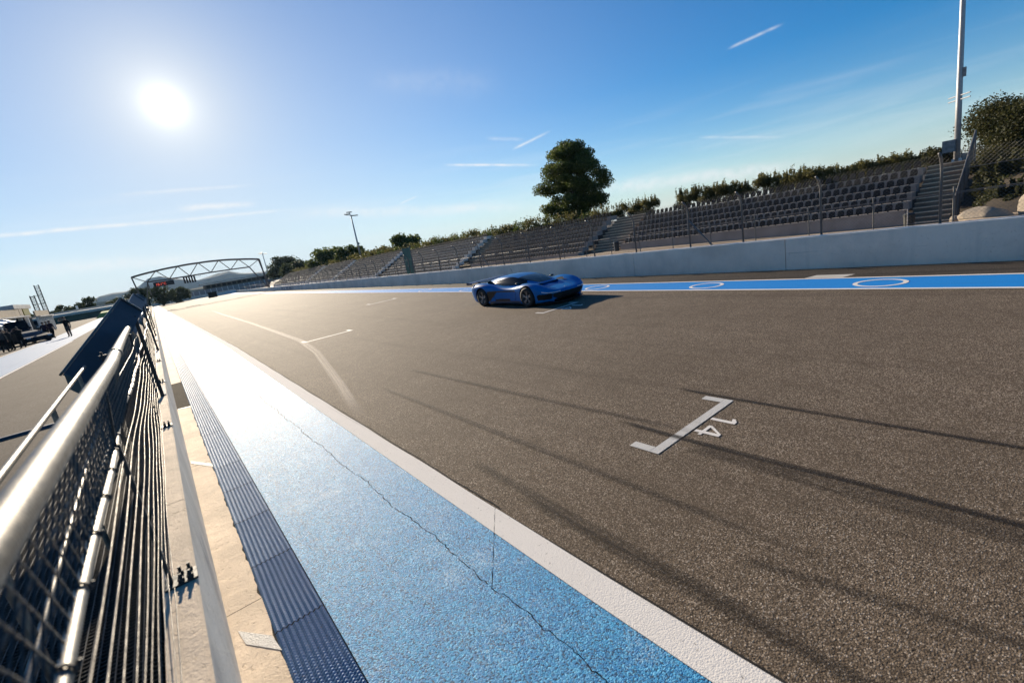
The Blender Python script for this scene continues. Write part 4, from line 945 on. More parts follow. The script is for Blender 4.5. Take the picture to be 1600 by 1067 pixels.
bx('stair_block',(-33,101.5,5.0),(-16.3,114,5.65),'wall_concrete'); bx('booth_wall',(-33,102.6,.6),(-16.6,105.6,4.98),'shade_dark'); bx('booth_wall',(-33,107.5,.6),(-16.5,112.5,3.9),'brown_roof')
bx('booth_panel',(-16.45,104.0,3.9),(-16.3,106.2,4.95),'building_concrete'); bx('booth_panel',(-16.45,107,3.9),(-16.3,111.6,4.95),'yellow_panel')
for k in range(11): bx('column',(-15.9,60+4.3*k,.6),(-15.5,60.4+4.3*k,3.5),'white_box')
for k in range(9): bx('column',(-15.9,111.5+1.75*k,.6),(-15.6,111.8+1.75*k,3.3),'white_box')
for k in range(9): bx('garage_door',(-23.95,61+4.3*k,.6),(-23.7,64.8+4.3*k,3.2),'grey_box')
for k,(y,nm) in enumerate(((69.5,'white pit awning tent nearest the left edge'),(75.5,'second white pit awning tent from the left edge'),(80,'third white pit awning tent, by the dark van'))):
    t=thing('awning_tent',(-14.2,y,.6),nm,'tent','white awnings before the garages')
    m=MB(); m.poly([(-1.5,-1.5,2.1),(1.5,-1.5,2.1),(0,0,2.9)]);m.poly([(1.5,-1.5,2.1),(1.5,1.5,2.1),(0,0,2.9)]);m.poly([(1.5,1.5,2.1),(-1.5,1.5,2.1),(0,0,2.9)]);m.poly([(-1.5,1.5,2.1),(-1.5,-1.5,2.1),(0,0,2.9)]); m.build('canopy','white_box',t)
    for a in (-1.45,1.45):
        for b in (-1.45,1.45): m=MB(); m.tube([(a,b,0),(a,b,2.1)],.04,5); m.build('leg','mast_steel',t)
# scaffold towers
sc=thing('scaffold_tower',(-17.35,130,.6),'pair of dark lattice scaffold towers joined by bars above the pit building','scaffold'); 
def lat(x,z0,z1,w=.35):
    m=MB(); P=[(x-w,-w),(x+w,-w),(x+w,w),(x-w,w)]
    for a,b in P: m.tube([(a,b,z0),(a,b,z1)],.05,5)
    z=z0
    while z<z1-.1:
        for i in range(4):
            a,b=P[i],P[(i+1)%4]; m.tube([(a[0],a[1],z),(b[0],b[1],min(z+.6,z1))],.03,4); m.tube([(a[0],a[1],z),(b[0],b[1],z)],.03,4)
        z+=.6
    m.build('lattice_tower','dark_steel',sc)
lat(-.5,0,7.1,.32); lat(.65,0,9.0,.32)
for z in (5.3,6.9): m=MB(); m.tube([(-.9,0,z),(1.0,0,z+.02)],.045,5); m.build('cross_bar','dark_steel',sc)

# ------------------------------------------------------------------ vehicles in the pit lane
def wheel_simple(t,x,y,r,w=.24):
    m=MB(); m.lathe([(0,-w/2),(r*.62,-w/2),(r*.95,-w/2),(r,-w*.3),(r,w*.3),(r*.95,w/2),(r*.62,w/2),(0,w/2)],18,'Y'); k=m.build('wheel','tyre_rubber',t,loc=(x,y,r),smooth=False)
    m=MB(); m.lathe([(0,-w/2-.012),(r*.6,-w/2-.006),(r*.6,w/2+.006),(0,w/2+.012)],14,'Y'); m.build('rim','rim_alloy',k)
def van(loc,rz,label,L,Wd,Hh,hood,name='parked_van',mat='black_car',cat='van'):
    t=thing(name,loc,label,cat,None,rz); w=Wd/2; zb=.28; zw=Hh*.55
    prof=[(-L/2,zb),(-L/2,zw),(-L/2+.15,Hh-.1),(-L/2+.4,Hh),(L/2-hood-.75,Hh),(L/2-hood,zw+.05),(L/2-.15,zw-.12),(L/2,zw-.35),(L/2,zb)]
    m=MB(); n=len(prof)
    def yy(z): return w*(1-.16*max(0,(z-zw)/(Hh-zw)))
    for s in (1,-1):
        P=[(x,s*yy(z),z) for x,z in prof]; m.poly(P if s==-1 else P[::-1])
    for i in range(n):
        a,b=prof[i],prof[(i+1)%n]; m.quad((a[0],yy(a[1]),a[1]),(a[0],-yy(a[1]),a[1]),(b[0],-yy(b[1]),b[1]),(b[0],yy(b[1]),b[1]))
    b=m.build('body',mat,t); bevel(b,.06,2)
    for s in (1,-1):
        y=s*(w*.985); z0,z1=zw+.05,Hh-.16
        m=MB()
        for a,c in ((-L/2+.45,-L*.06),(-L*.04,L/2-hood-.75)):
            f=lambda z:s*(yy(z)+.008); q=[(a,f(z0),z0),(c+(.35 if c>0 else 0),f(z0),z0),(c,f(z1),z1),(a+.06,f(z1),z1)]; m.poly(q if s<0 else q[::-1])
        m.build('side_window','car_glass',t)
        m=MB(); m.box((L/2-.32,s*w*.68-.16,zw-.42),(L/2+.012,s*w*.68+.16,zw-.28)); m.build('headlight','lamp_lens',t)
        m=MB(); m.box((L/2-hood-.3,s*(w+.02)-.09,zw+.02),(L/2-hood-.15,s*(w+.02)+.09,zw+.2)); m.build('mirror','dark_plastic',t)
        for x in (L/2-.95,-L/2+.9): wheel_simple(t,x,s*(w-.11),.36)
    m=MB(); xa,xb=L/2-hood-.72,L/2-hood-.03; za,z2=Hh-.05,zw+.09; m.quad((xb+.03,-w*.9,z2),(xb+.03,w*.9,z2),(xa+.03,w*.8,za),(xa+.03,-w*.8,za)); m.build('windshield','car_glass',t)
    m=MB(); m.box((L/2-.03,-w*.55,zb+.12),(L/2+.015,w*.55,zw-.5)); m.build('grille','dark_plastic',t)
    return t
van((-12.4,74.5,.6),R(-78),'dark high-roofed van standing behind the low black car at the left',4.9,1.95,2.35,.9)
# low dark sports car with open rear
def low_car(loc,rz,label):
    t=thing('parked_car',loc,label,'car',None,rz); w=1.0; prof=[(-2.2,.2),(-2.25,.75),(-1.6,.86),(-.9,1.12),(.1,1.2),(.75,1.05),(1.3,.78),(2.1,.58),(2.3,.4),(2.3,.18)]
    m=MB(); yy=lambda z:w*(1-.32*max(0,(z-.75)/.45))
    for s in (1,-1): P=[(x,s*yy(z),z) for x,z in prof]; m.poly(P if s==-1 else P[::-1])
    for i in range(len(prof)):
        a,b=prof[i],prof[(i+1)%len(prof)]; m.quad((a[0],yy(a[1]),a[1]),(a[0],-yy(a[1]),a[1]),(b[0],-yy(b[1]),b[1]),(b[0],yy(b[1]),b[1]))
    b=m.build('body','black_car',t); bevel(b,.08,3)
    m=MB(); m.quad((1.28,-.8,.82),(1.28,.8,.82),(.78,.68,1.05),(.78,-.68,1.05)); m.build('windshield','car_glass',t)
    m=MB(); m.box((-2.3,-.95,.95),(-1.95,.95,1.0)); m.tube([(-2.1,-.6,.78),(-2.1,-.6,.96)],.03,5); m.tube([(-2.1,.6,.78),(-2.1,.6,.96)],.03,5); m.build('rear_wing','dark_plastic',t)
    for s in (1,-1):
        for x in (1.35,-1.35): wheel_simple(t,x,s*.9,.34,.28)
        m=MB(); m.box((1.95,s*.75-.14,.5),(2.2,s*.75+.14,.6)); m.build('headlight','lamp_lens',t)
    return t
low_car((-9.9,62.0,.6),R(-60),'low black car surrounded by people in the pit lane')
van((-12.6,66,.6),R(-80),'dark estate car at the left edge behind the crew',4.6,1.9,1.65,1.2,'parked_car','black_car','car')
van((-20.5,140,.6),R(-60),'small distant dark red truck at the end of the pit building',5.5,2.1,2.3,1.0,'parked_truck','brown_roof','truck')

# ------------------------------------------------------------------ people
def person(loc,rz,label,pose,top='black_cloth',legs='black_cloth',shorts=False,h=1.76,hair='hair_dark'):
    t=thing('person',loc,label,'person','crew in the pit lane',rz); k=h/1.76
    J={'pel':(0,0,.94),'wai':(0,.01,1.10),'che':(0,.0,1.32),'nec':(0,-.0,1.50),'hd0':(0,-.01,1.57),'hd':(0,-.02,1.64),'hd1':(0,-.015,1.74)}
    Rd={'pel':.15,'wai':.15,'che':.175,'nec':.058,'hd0':.062,'hd':.092,'hd1':.07}
    Ed=[('pel','wai'),('wai','che'),('che','nec'),('nec','hd0'),('hd0','hd'),('hd','hd1')]
    for s,n in ((1,'l'),(-1,'r')):
        st=pose.get('step',.0)*s
        J.update({'hip'+n:(.095*s,0,.88),'kne'+n:(.12*s,-.02-st*.6,.50),'ank'+n:(.13*s,.03-st*.9,.09),'toe'+n:(.15*s,-.16-st*.9,.035)})
        Rd.update({'hip'+n:.118,'kne'+n:.082,'ank'+n:.058,'toe'+n:.045}); Ed+= [('pel','hip'+n),('hip'+n,'kne'+n),('kne'+n,'ank'+n),('ank'+n,'toe'+n)]
        el,wr_,ha=pose.get('arm'+n,((.27,.02,1.14),(.29,-.06,.90),(.285,-.09,.80)))
        J.update({'sho'+n:(.175*s,0,1.42),'elb'+n:(el[0]*s,el[1],el[2]),'wri'+n:(wr_[0]*s,wr_[1],wr_[2]),'han'+n:(ha[0]*s,ha[1],ha[2])})
        Rd.update({'sho'+n:.07,'elb'+n:.047,'wri'+n:.034,'han'+n:.036}); Ed+=[('che','sho'+n),('sho'+n,'elb'+n),('elb'+n,'wri'+n),('wri'+n,'han'+n)]
        hx=Vector(J['han'+n]); d=(hx-Vector(J['wri'+n])).normalized(); sd_=Vector((1,0,0)) if abs(d.x)<.8 else Vector((0,0,1))
        for f in range(4):
            q=hx+d*.035+sd_*(-.026+.0175*f); e=hx+d*(.085-.008*abs(f-1.3))+sd_*(-.028+.019*f)+Vector((0,-.02,0))
            J[f'f{f}a'+n]=tuple(q);J[f'f{f}b'+n]=tuple(e);Rd[f'f{f}a'+n]=.009;Rd[f'f{f}b'+n]=.008; Ed+=[('han'+n,f'f{f}a'+n),(f'f{f}a'+n,f'f{f}b'+n)]
        J['th'+n]=tuple(hx-sd_*.05*s+d*.03); Rd['th'+n]=.010; Ed.append(('han'+n,'th'+n))
    names_=list(J); me=bpy.data.meshes.new('body'); me.from_pydata([tuple(c*k for c in J[n]) for n in names_],[(names_.index(a),names_.index(b)) for a,b in Ed],[])
    o=bpy.data.objects.new('tmp',me); COL.objects.link(o); m=o.modifiers.new('s','SKIN'); 
    for i,n in enumerate(names_):
        v=me.skin_vertices[0].data[i]; r=Rd[n]*k
        v.radius=(r*1.18,r*.78) if n in('pel','wai','che') else (r,r); v.use_root=(n=='pel')
    s=o.modifiers.new('d','SUBSURF'); s.levels=1; s.render_levels=1
    dg=bpy.context.evaluated_depsgraph_get(); dg.update(); bm_=bpy.data.meshes.new_from_object(o.evaluated_get(dg)); bpy.data.objects.remove(o)
    bm_.name='body'; bm_.materials.clear()
    for mm in (top,legs,'skin','shoe_black'): bm_.materials.append(MATS[mm])
    for p in bm_.polygons:
        c=p.center/k; near=lambda q,r:(c-Vector(q)).length<r
        i=0
        if c.z<.97 and abs(c.x)<.24: i=1
        if shorts and c.z<.47: i=2
        if c.z<.10: i=3
        if c.z>1.505 and near(J['hd'],.22) or c.z>1.50 and abs(c.x)<.07: i=2
        for n in 'lr':
            W0,W1=Vector(J['wri'+n]),Vector(J['elb'+n])
            if (c-Vector(J['han'+n])).length<.13 or (pose.get('short_sleeve') and (c-(W0+W1)/2).length<.16): i=2
        p.material_index=i
    bm_.polygons.foreach_set('use_smooth',[True]*len(bm_.polygons)); b=link('body',bm_,t)
    bm=bmesh.new(); bmesh.ops.create_uvsphere(bm,u_segments=14,v_segments=9,radius=1)
    for v in bm.verts:
        x,y,z=v.co; v.co=Vector((x*.098,y*.112+.012,z*.105)); 
        if y<-.45 and z<.55: v.co.y=-.045
        if z<-.2: v.co.z*=.6
        v.co=(v.co+Vector((0,-.02,1.69)))*k
    hm=bpy.data.meshes.new('hair'); bm.to_mesh(hm); bm.free(); hm.materials.append(MATS[hair]); hm.polygons.foreach_set('use_smooth',[True]*len(hm.polygons)); link('hair',hm,t)
    # face: nose, eyes, mouth, ears
    f=MB(); f.hexa([(-.016*k,-.108*k,1.60*k),(.016*k,-.108*k,1.60*k),(.014*k,-.095*k,1.60*k),(-.014*k,-.095*k,1.60*k),(-.008*k,-.104*k,1.655*k),(.008*k,-.104*k,1.655*k),(.008*k,-.095*k,1.655*k),(-.008*k,-.095*k,1.655*k)]); f.hexa([(s_[0]*k,s_[1]*k,s_[2]*k) for s_ in [(-.1,-.01,1.60),(-.088,-.03,1.60),(-.088,.02,1.60),(-.1,.01,1.60),(-.105,-.01,1.67),(-.09,-.03,1.67),(-.09,.02,1.67),(-.105,.01,1.67)]]); f.hexa([(-s_[0]*k,s_[1]*k,s_[2]*k) for s_ in [(-.1,-.01,1.60),(-.088,-.03,1.60),(-.088,.02,1.60),(-.1,.01,1.60),(-.105,-.01,1.67),(-.09,-.03,1.67),(-.09,.02,1.67),(-.105,.01,1.67)]]); f.build('face','skin',b)
    f=MB(); f.box((-.045*k,-.106*k,1.648*k),(-.018*k,-.094*k,1.660*k)); f.box((.018*k,-.106*k,1.648*k),(.045*k,-.094*k,1.660*k)); f.box((-.024*k,-.104*k,1.572*k),(.024*k,-.09*k,1.579*k)); f.build('eyes_and_mouth','hair_dark',b)
    return t
SHADE={'armr':((.42,-.12,1.50),(.22,-.20,1.70),(.12,-.16,1.71)),'step':.10,'short_sleeve':True}
CAMP={'armr':((.34,-.18,1.36),(.16,-.30,1.60),(.09,-.27,1.64)),'arml':((.34,-.18,1.36),(.16,-.30,1.60),(.09,-.27,1.64)),'short_sleeve':True}
person((-6.75,59.8,.6),R(-20),'man in knee-length shorts shading his eyes with a raised hand',SHADE,legs='grey_cloth',shorts=True,h=1.88)
person((-8.75,63.3,.6),R(200),'person in a plum shirt and dark trousers standing beside the striding one',{'step':.06},top='plum_cloth')
person((-8.5,65.0,.6),R(150),'person in dark clothes striding with legs apart behind the low black car',{'step':.22,'short_sleeve':True},top='plum_cloth',h=1.8)
person((-9.0,67.0,.6),R(170),'dark-clothed person bending near the tail of the low black car',{'arml':((.30,-.14,1.16),(.26,-.38,1.08),(.24,-.46,1.06))})
person((-9.05,54.2,.6),R(-150),'person in black holding a camera up with both hands in front of the black car',CAMP)
person((-9.35,52.5,.6),R(-120),'second person in black with hands raised to the face, left of the first',CAMP,h=1.72)
person((-9.6,51.6,.6),R(-170),'stocky person in black seen from behind at the left group',{'step':.12},top='grey_cloth')
person((-9.8,48.6,.6),R(-140),'person in black cut off by the left edge of the photo',{'step':.2},h=1.78)
person((-10.4,57,.6),R(-100),'person in black standing close to the nose of the low car',{'armr':((.34,-.10,1.16),(.2,-.25,1.2),(.12,-.26,1.22))},h=1.74)

# ------------------------------------------------------------------ far background
def ridge(name,pts,depth,y0,mat,nf=7,kind='structure',amp=.05,base=-20):
    m=MB(); N=90; X=[p[0] for p in pts]; Z=[p[1] for p in pts]; V={}
    for j in range(nf):
        f=j/(nf-1)
        for i in range(N+1):
            x=X[0]+(X[-1]-X[0])*i/N; z=float(np.interp(x,X,Z)); e=math.sin(f*math.pi/2)
            wz=(1+amp*math.sin(i*1.7+j*2.1)+amp*.7*math.sin(i*.63-j)); V[i,j]=len(m.v)
            m.v.append((x*(1+.06*f),y0-depth*(1-f),base+(z-base)*e*(wz if 0<f<1 else 1)))
    for j in range(nf-1):
        for i in range(N): m.f.append((V[i,j],V[i+1,j],V[i+1,j+1],V[i,j+1])); m.m.append(0)
    return m.build(name,mat,smooth=True,kind=kind)
ridge('hills',[(-3200,40),(-900,46),(-520,52),(-330,68),(-274,74),(-228,104),(-150,108),(-100,102),(-44,121),(0,144),(57,170),(110,160),(180,132),(262,98),(330,110),(386,122),(452,136),(492,128),(547,96),(676,86),(766,76),(1100,70),(2600,60)],260,4000,'hill_rock')
ridge('hills',[(-2200,16),(-700,22),(-420,26),(-260,24),(-120,30),(40,28),(260,22),(500,24),(1500,18)],60,2000,'bank_dark',amp=.1,base=-5)
# dark bank with a pale service road at the far end of the pit lane
m=MB(); m.hexa([(-90,228,.5),(-4.5,228,.5),(-4.5,236,.5),(-90,236,.5),(-90,231,3.4),(-4.8,231,2.7),(-4.8,236,2.7),(-90,236,3.4)]); m.build('embankment','bank_dark',kind='structure')
m=MB(); m.hexa([(-90,236.2,3.5),(-4,236.2,2.8),(-4,242,2.8),(-90,242,3.5),(-90,236.2,4.4),(-4,236.2,3.75),(-4,242,3.9),(-90,242,4.6)]); m.build('service_road','pale_concrete',kind='structure')
m=MB(); m.hexa([(-13.5,176,.6),(-5.5,176,.6),(-5.5,190,.6),(-13.5,190,.6),(-12.5,180,1.9),(-6.2,180,1.9),(-6.2,188,2.35),(-12.5,188,2.35)]); m.build('grass_bank','grass_green',kind='structure')
gr=thing('guard_rail',(-20,246,3.5),'long dark guard rail on the far bank behind the pit lane','guard rail')
m=MB(); m.hexa([(-70,0,.0),(17,0,-.6),(17,.1,-.6),(-70,.1,.0),(-70,0,1.9),(17,0,1.1),(17,.1,1.1),(-70,.1,1.9)]); m.build('rail','wall_concrete',gr)
for k in range(28): m=MB(); m.box((-68+3.1*k,.12,-1.2),(-67.8+3.1*k,.3,1.1)); m.build('post','dark_steel',gr)
tb=thing('marker_board',(-22.8,244,4.6),'small red and white marker board on the far bank','sign'); m=MB(); m.box((-.35,-.05,.2),(.35,.05,1.6)); m.build('board','led_red' if False else 'white_box',tb); m=MB(); m.tube([(0,.1,-2),(0,.1,1.5)],.06,5); m.build('post','mast_steel',tb)
# trees at the end of the straight
FT='trees at the far end of the straight'
for i,(x,y,h,r,l) in enumerate([(-27,252,7.5,4.6,'small dark tree left of the red and white marker board'),(-22.0,268,9.0,5.5,'rounded dark tree right of the marker board, over the pit lane'),(-14,300,7.2,6,'low tree between the rounded tree and the shade panels'),(-3.6,262,9.6,6.0,'dark round tree behind the left foot of the gantry'),(4.2,275,9.4,6.6,'broad tree below the display board'),(11.5,290,7.2,5.5,'tree below the start lights')]):
    bushy((x,y,.4),h,r,l,3200,.42,'far_leaf',200+i,group=FT,low=.12)
for i in range(26):
    x=-140+i*9.0+2*math.sin(i*2.2)
    if -30<x<85: continue
    bushy((x,330+12*math.sin(i*1.3),0),7+1.5*math.sin(i*1.9),6.5,f'dark tree in the far row behind the circuit, {(ORD[i+1] if 0<i<19 else "one")} along the row from the left',900,.75,'far_leaf',240+i,group='far row of trees',low=.1,ncl=14)
# far wall closing the straight, and long low building
fwl=thing('far_wall',(20,322,0),'grey-blue far wall at the end of the straight under the gantry','wall')
for k in range(9): m=MB(); m.box((-24+5*k,0,-.5),(-19.03+5*k,.5,1.75)); m.build('wall_slab','barrier_paint',fwl)
fb=thing('far_building',(40,345,0),'long low building with a pale flat roof beyond the gantry','building'); o2=Vector(fb.location)
def fbx(name,lo,hi,mat): m=MB(); m.box(lo,hi); m.build(name,mat,fb)
fbx('wall',(-12,0,-.5),(30,10,7.0),'brown_roof'); fbx('roof',(-14,-1.5,7.6),(33,11,8.2),'pale_concrete'); fbx('lower_storey',(-20,-3,-.5),(30,-.05,4.4),'grey_box')
for k in range(14): fbx('window',(-11+2.9*k,-.12,5.0),(-9+2.9*k,-.02,6.6),'shade_dark')
for k in range(16): fbx('column',(-19+3.1*k,-3.4,-.4),(-18.7+3.1*k,-3.05,4.3),'white_box')
# small things along the far wall: low white and dark blocks
for k,(x,y,w_,h_,mt,l) in enumerate([(21.5,240,1.6,2.2,'shade_dark','dark block standing at the end of the barrier wall'),(25,262,3.5,1.3,'white_box','white marshal cabin beyond the end of the barrier wall'),(31,262,2.5,1.5,'white_box','second white marshal cabin farther right beyond the barrier')]):
    t=thing('marshal_cabin',(x,y,0),l,'cabin'); m=MB(); m.box((-w_,-.8,0),(w_,.8,h_)); m.build('wall',mt,t); m=MB(); m.box((-w_-.15,-1,h_+.002),(w_+.15,1,h_+.18)); m.build('roof','pale_concrete' if k else 'dark_plastic',t)

# ------------------------------------------------------------------ the blue car
def hero():
    t=thing('sports_car',(11.15,13.58,0),'low metallic blue sports car with rear wing parked on the grid','car',None,R(-90.5))
    st=[ #x, zb, ws, wm, zs, wc, zc, wv, zv, zt
    (2.44,.30,.30,.46,.40,.34,.45,.18,.46,.47),(2.34,.20,.62,.84,.44,.70,.53,.34,.50,.51),(2.12,.15,.86,1.00,.52,.82,.655,.40,.53,.545),
    (1.80,.13,.95,1.06,.60,.84,.79,.42,.57,.60),(1.37,.12,.97,1.08,.66,.84,.845,.44,.60,.665),(.98,.12,.95,1.05,.65,.81,.80,.48,.66,.74),
    (.62,.12,.92,.99,.60,.77,.70,.58,.69,.76),(.1,.12,.93,.97,.58,.76,.68,.6,.70,.78),(-.45,.12,.95,1.0,.62,.78,.74,.58,.74,.80),
    (-.95,.12,.98,1.07,.70,.85,.87,.55,.80,.84),(-1.40,.13,1.0,1.11,.74,.86,.925,.55,.84,.86),(-1.85,.15,.99,1.09,.74,.83,.90,.5,.84,.85),
    (-2.1,.22,.92,1.03,.70,.76,.82,.45,.80,.81),(-2.28,.34,.80,.95,.62,.66,.74,.4,.74,.75)]
    def ringpts(s):
        x,zb,ws,wm,zs,wc,zc,wv,zv,zt=s
        q=.6+.4*min(1,max(0,(1.9-abs(x+.1))/.5)); ws=ws+(wm-.03-ws)*q*.8; half=[(0,zb-.03*q),(ws*.85,zb-.035*q),(ws,zb-.03*q),(ws+.012,zb+.05),(ws+(wm-ws)*.8,zb+(zs-zb)*.5),(wm,zs-.03),(wm*.985,zs+.05),((wm*.985+wc)/2+.02,(zs+.05+zc)/2+.045),(wc,zc),((wc+wv)/2,(zc+zv)/2-.0),(wv,zv),(wv*.5,(zv+zt)/2+.005),(0,zt)]
        return [(x,y,z) for y,z in half]+[(x,-y,z) for y,z in half[-2:0:-1]]
    bm=bmesh.new(); rings=[[bm.verts.new(p) for p in ringpts(s)] for s in st]; n=len(rings[0])
    for a,b in zip(rings,rings[1:]):
        for i in range(n): bm.faces.new((a[i],a[(i+1)%n],b[(i+1)%n],b[i]))
    bm.faces.new(rings[0]); bm.faces.new(rings[-1][::-1]); bmesh.ops.recalc_face_normals(bm,faces=bm.faces)
    me=bpy.data.meshes.new('body'); bm.to_mesh(me); bm.free()
    o=bpy.data.objects.new('tmp',me); COL.objects.link(o); s=o.modifiers.new('s','SUBSURF'); s.levels=3; s.render_levels=3
    cut=[]
    for x in (1.37,-1.37):
        for sd_ in (1,-1):
            bm=bmesh.new(); bmesh.ops.create_cone(bm,cap_ends=True,segments=40,radius1=.405,radius2=.405,depth=.62,matrix=Matrix.Translation((x,sd_*1.0,.345))@Matrix.Rotation(R(90),4,'X'))
            cm=bpy.data.meshes.new('cut'); bm.to_mesh(cm); bm.free(); co=bpy.data.objects.new('cut',cm); COL.objects.link(co); cut.append(co)
            b=o.modifiers.new('b','BOOLEAN'); b.object=co; b.operation='DIFFERENCE'; b.solver='EXACT'
    dg=bpy.context.evaluated_depsgraph_get(); dg.update(); me=bpy.data.meshes.new_from_object(o.evaluated_get(dg))
    for c in cut+[o]: bpy.data.objects.remove(c)
    # sort faces into parts by where they lie
    names=[('body','body_blue'),('wheel_arch','arch_black'),('side_intake','carbon'),('side_skirt','skirt_grey'),('front_grille','arch_black'),('front_intake','arch_black'),('side_intake','carbon'),('side_skirt','skirt_grey'),('front_intake','arch_black'),('wheel_arch','arch_black'),('wheel_arch','arch_black'),('wheel_arch','arch_black')]
    def classify(c,nr):
        for x in (1.37,-1.37):
            r=math.hypot(c.x-x,c.z-.345)
            if r<.412 and abs(c.y)<1.2 and abs(c.y)>.6 and ((abs(nr.y)<.35 and r>.39) or abs(c.y)<.72): return (1 if c.y<0 else 9) if x>0 else (10 if c.y<0 else 11)
        if c.x>1.9 and c.z<.40 and abs(c.y)<.40+.50*max(0,(c.z-.13)/.27) and abs(c.y)<.70 and nr.x>.12: return 4
        if c.x>1.85 and .22<c.z<.42 and .72+.0*c.z<abs(c.y)<1.02 and nr.x>.1: return 5 if c.y<0 else 8
        if abs(nr.y)>.45:
            if c.z<.205 and -.95<c.x<.95: return 3 if c.y<0 else 7
            if -.99<c.x<.72 and .545<c.z<.595 : return 2 if c.y<0 else 6
            if -1.0<c.x<-.93+ .55*(c.z-.2)/.36 *1.0 and .2<=c.z<.58: return 2 if c.y<0 else 6
            if -.6<c.x<.3 and .205<=c.z<.285: return 2 if c.y<0 else 6
        return 0
    from mathutils.bvhtree import BVHTree
    bt=BVHTree.FromPolygons([v.co for v in me.vertices],[tuple(p.vertices) for p in me.polygons])
    def hit(y,z,off=.012):
        h=bt.ray_cast(Vector((4,y,z)),Vector((-1,0,0)))[0]
        return Vector((h.x+off if h else 2.2,y,z))
    me.materials.clear(); idx=[classify(p.center,p.normal) for p in me.polygons]
    for q,(nm,mt) in enumerate(names):
        bm=bmesh.new(); bm.from_mesh(me); bm.faces.ensure_lookup_table()
        kill=[f for i,f in enumerate(bm.faces) if idx[i]!=q]; bmesh.ops.delete(bm,geom=kill,context='FACES')
        if not bm.faces: bm.free(); continue
        m2=bpy.data.meshes.new(nm); bm.to_mesh(m2); bm.free(); m2.materials.append(MATS[mt]); smooth_by_angle(m2,35); link(nm,m2,t)
    # door and bonnet shut lines lying on the skin
    def side(x,z,s,off=.002):
        h=bt.ray_cast(Vector((x,3*s,z)),Vector((0,-s,0)))[0]; return Vector((x,(h.y if h else s)+off*s,z))
    def topz(x,y):
        h=bt.ray_cast(Vector((x,y,3)),Vector((0,0,-1)))[0]; return Vector((x,y,(h.z if h else .6)+.002))
    for s in (1,-1):
        m=MB(); m.tube([side(x,z,s) for x,z in ((.66,.66),(.72,.52),(.70,.36),(.62,.215))],.005,4); m.tube([side(x,z,s) for x,z in ((-.62,.70),(-.56,.60),(-.62,.45),(-.55,.215))],.005,4); m.build('door_gap','arch_black',t)
        m=MB(); m.tube([topz(2.2-.12*k,s*(.40+.025*k)) for k in range(7)],.005,4); m.build('bonnet_gap','arch_black',t)
        m=MB(); P=[topz(1.75-.09*k,s*(.62+.0*k)) for k in range(4)]; m.poly([P[0]+Vector((0,s*.05,.003)),P[3]+Vector((0,s*.09,.003)),P[3]+Vector((0,-s*.06,.003)),P[0]+Vector((0,-s*.03,.003))]); m.build('wheel_vent','arch_black',t)
    # cabin
    cs=[(1.42,.50,.72,.25,.70),(1.05,.66,.72,.42,.84),(.60,.72,.72,.50,.975),(.18,.74,.70,.50,1.06),(-.30,.73,.70,.49,1.095),(-.80,.68,.72,.43,1.07),(-1.3,.56,.78,.33,.99),(-1.8,.38,.80,.2,.90),(-2.15,.2,.80,.1,.84)]
    def cr(s):
        x,wb,zb,wt,zt=s; h=zt-zb
        half=[(wb,zb-.12),(wb,zb),(wb-.10*(wb-wt),zb+.30*h),(wt+.28*(wb-wt),zb+.74*h),(wt,zb+.93*h),(wt*.5,zt-.006),(0,zt)]
        return [(x,y,z) for y,z in half]+[(x,-y,z) for y,z in half[-2::-1]]
    bm=bmesh.new(); rings=[[bm.verts.new(p) for p in cr(s)] for s in cs]; n=len(rings[0])
    for a,b in zip(rings,rings[1:]):
        for i in range(n-1): bm.faces.new((a[i],a[i+1],b[i+1],b[i]))
    bmesh.ops.recalc_face_normals(bm,faces=bm.faces); 
    me=bpy.data.meshes.new('roof'); bm.to_mesh(me); bm.free(); o=bpy.data.objects.new('tmp',me); COL.objects.link(o); s=o.modifiers.new('s','SUBSURF'); s.levels=4; s.render_levels=4
    dg.update(); dg=bpy.context.evaluated_depsgraph_get(); me=bpy.data.meshes.new_from_object(o.evaluated_get(dg)); bpy.data.objects.remove(o)
    def cl2(c,nr):
        if nr.z<0 and c.z>.7: pass
        lim=1.02
        if .42<c.x<1.30 and abs(c.y)<.30+ .42*(1.34-c.x) and nr.x>.12 and c.z>.73: return 1       # windscreen
        if -.92<c.x<1.0 and abs(nr.y)>.42 and c.z>.735+.0*c.x and c.z<1.02-.14*max(0,-.1-c.x)-.2*max(0,c.x-.2) : return 2
        return 0
    idx=[cl2(p.center,p.normal) for p in me.polygons]; me.materials.clear()
    for q,(nm,mt) in enumerate((('roof','body_blue'),('windshield','car_glass'),('side_window','car_glass'))):
        bm=bmesh.new(); bm.from_mesh(me); bm.faces.ensure_lookup_table(); kill=[f for i,f in enumerate(bm.faces) if idx[i]!=q]; bmesh.ops.delete(bm,geom=kill,context='FACES')
        m2=bpy.data.meshes.new(nm); bm.to_mesh(m2); bm.free(); m2.materials.append(MATS[mt]); smooth_by_angle(m2,50); link(nm,m2,t)
    # side scoops behind the windows
    for s in (1,-1):
        m=MB(); m.poly([(-.78,s*.80,.80),(-1.12,s*.88,.93),(-1.02,s*.86,.84),(-.88,s*.86,.76)][::-s]); m.poly([(-.78,s*.70,.82),(-1.12,s*.70,.96),(-1.12,s*.885,.935),(-.78,s*.82,.79)][::s]); m.build('air_scoop','arch_black',t)
        # front lamp strip
        m=MB(); m.tube([hit(s*.98,.50),hit(s*.93,.475),hit(s*.86,.455),hit(s*.76,.445),hit(s*.64,.44),hit(s*.52,.44),hit(s*.42,.445)],.017,6); m.build('headlight','lamp_lens',t)
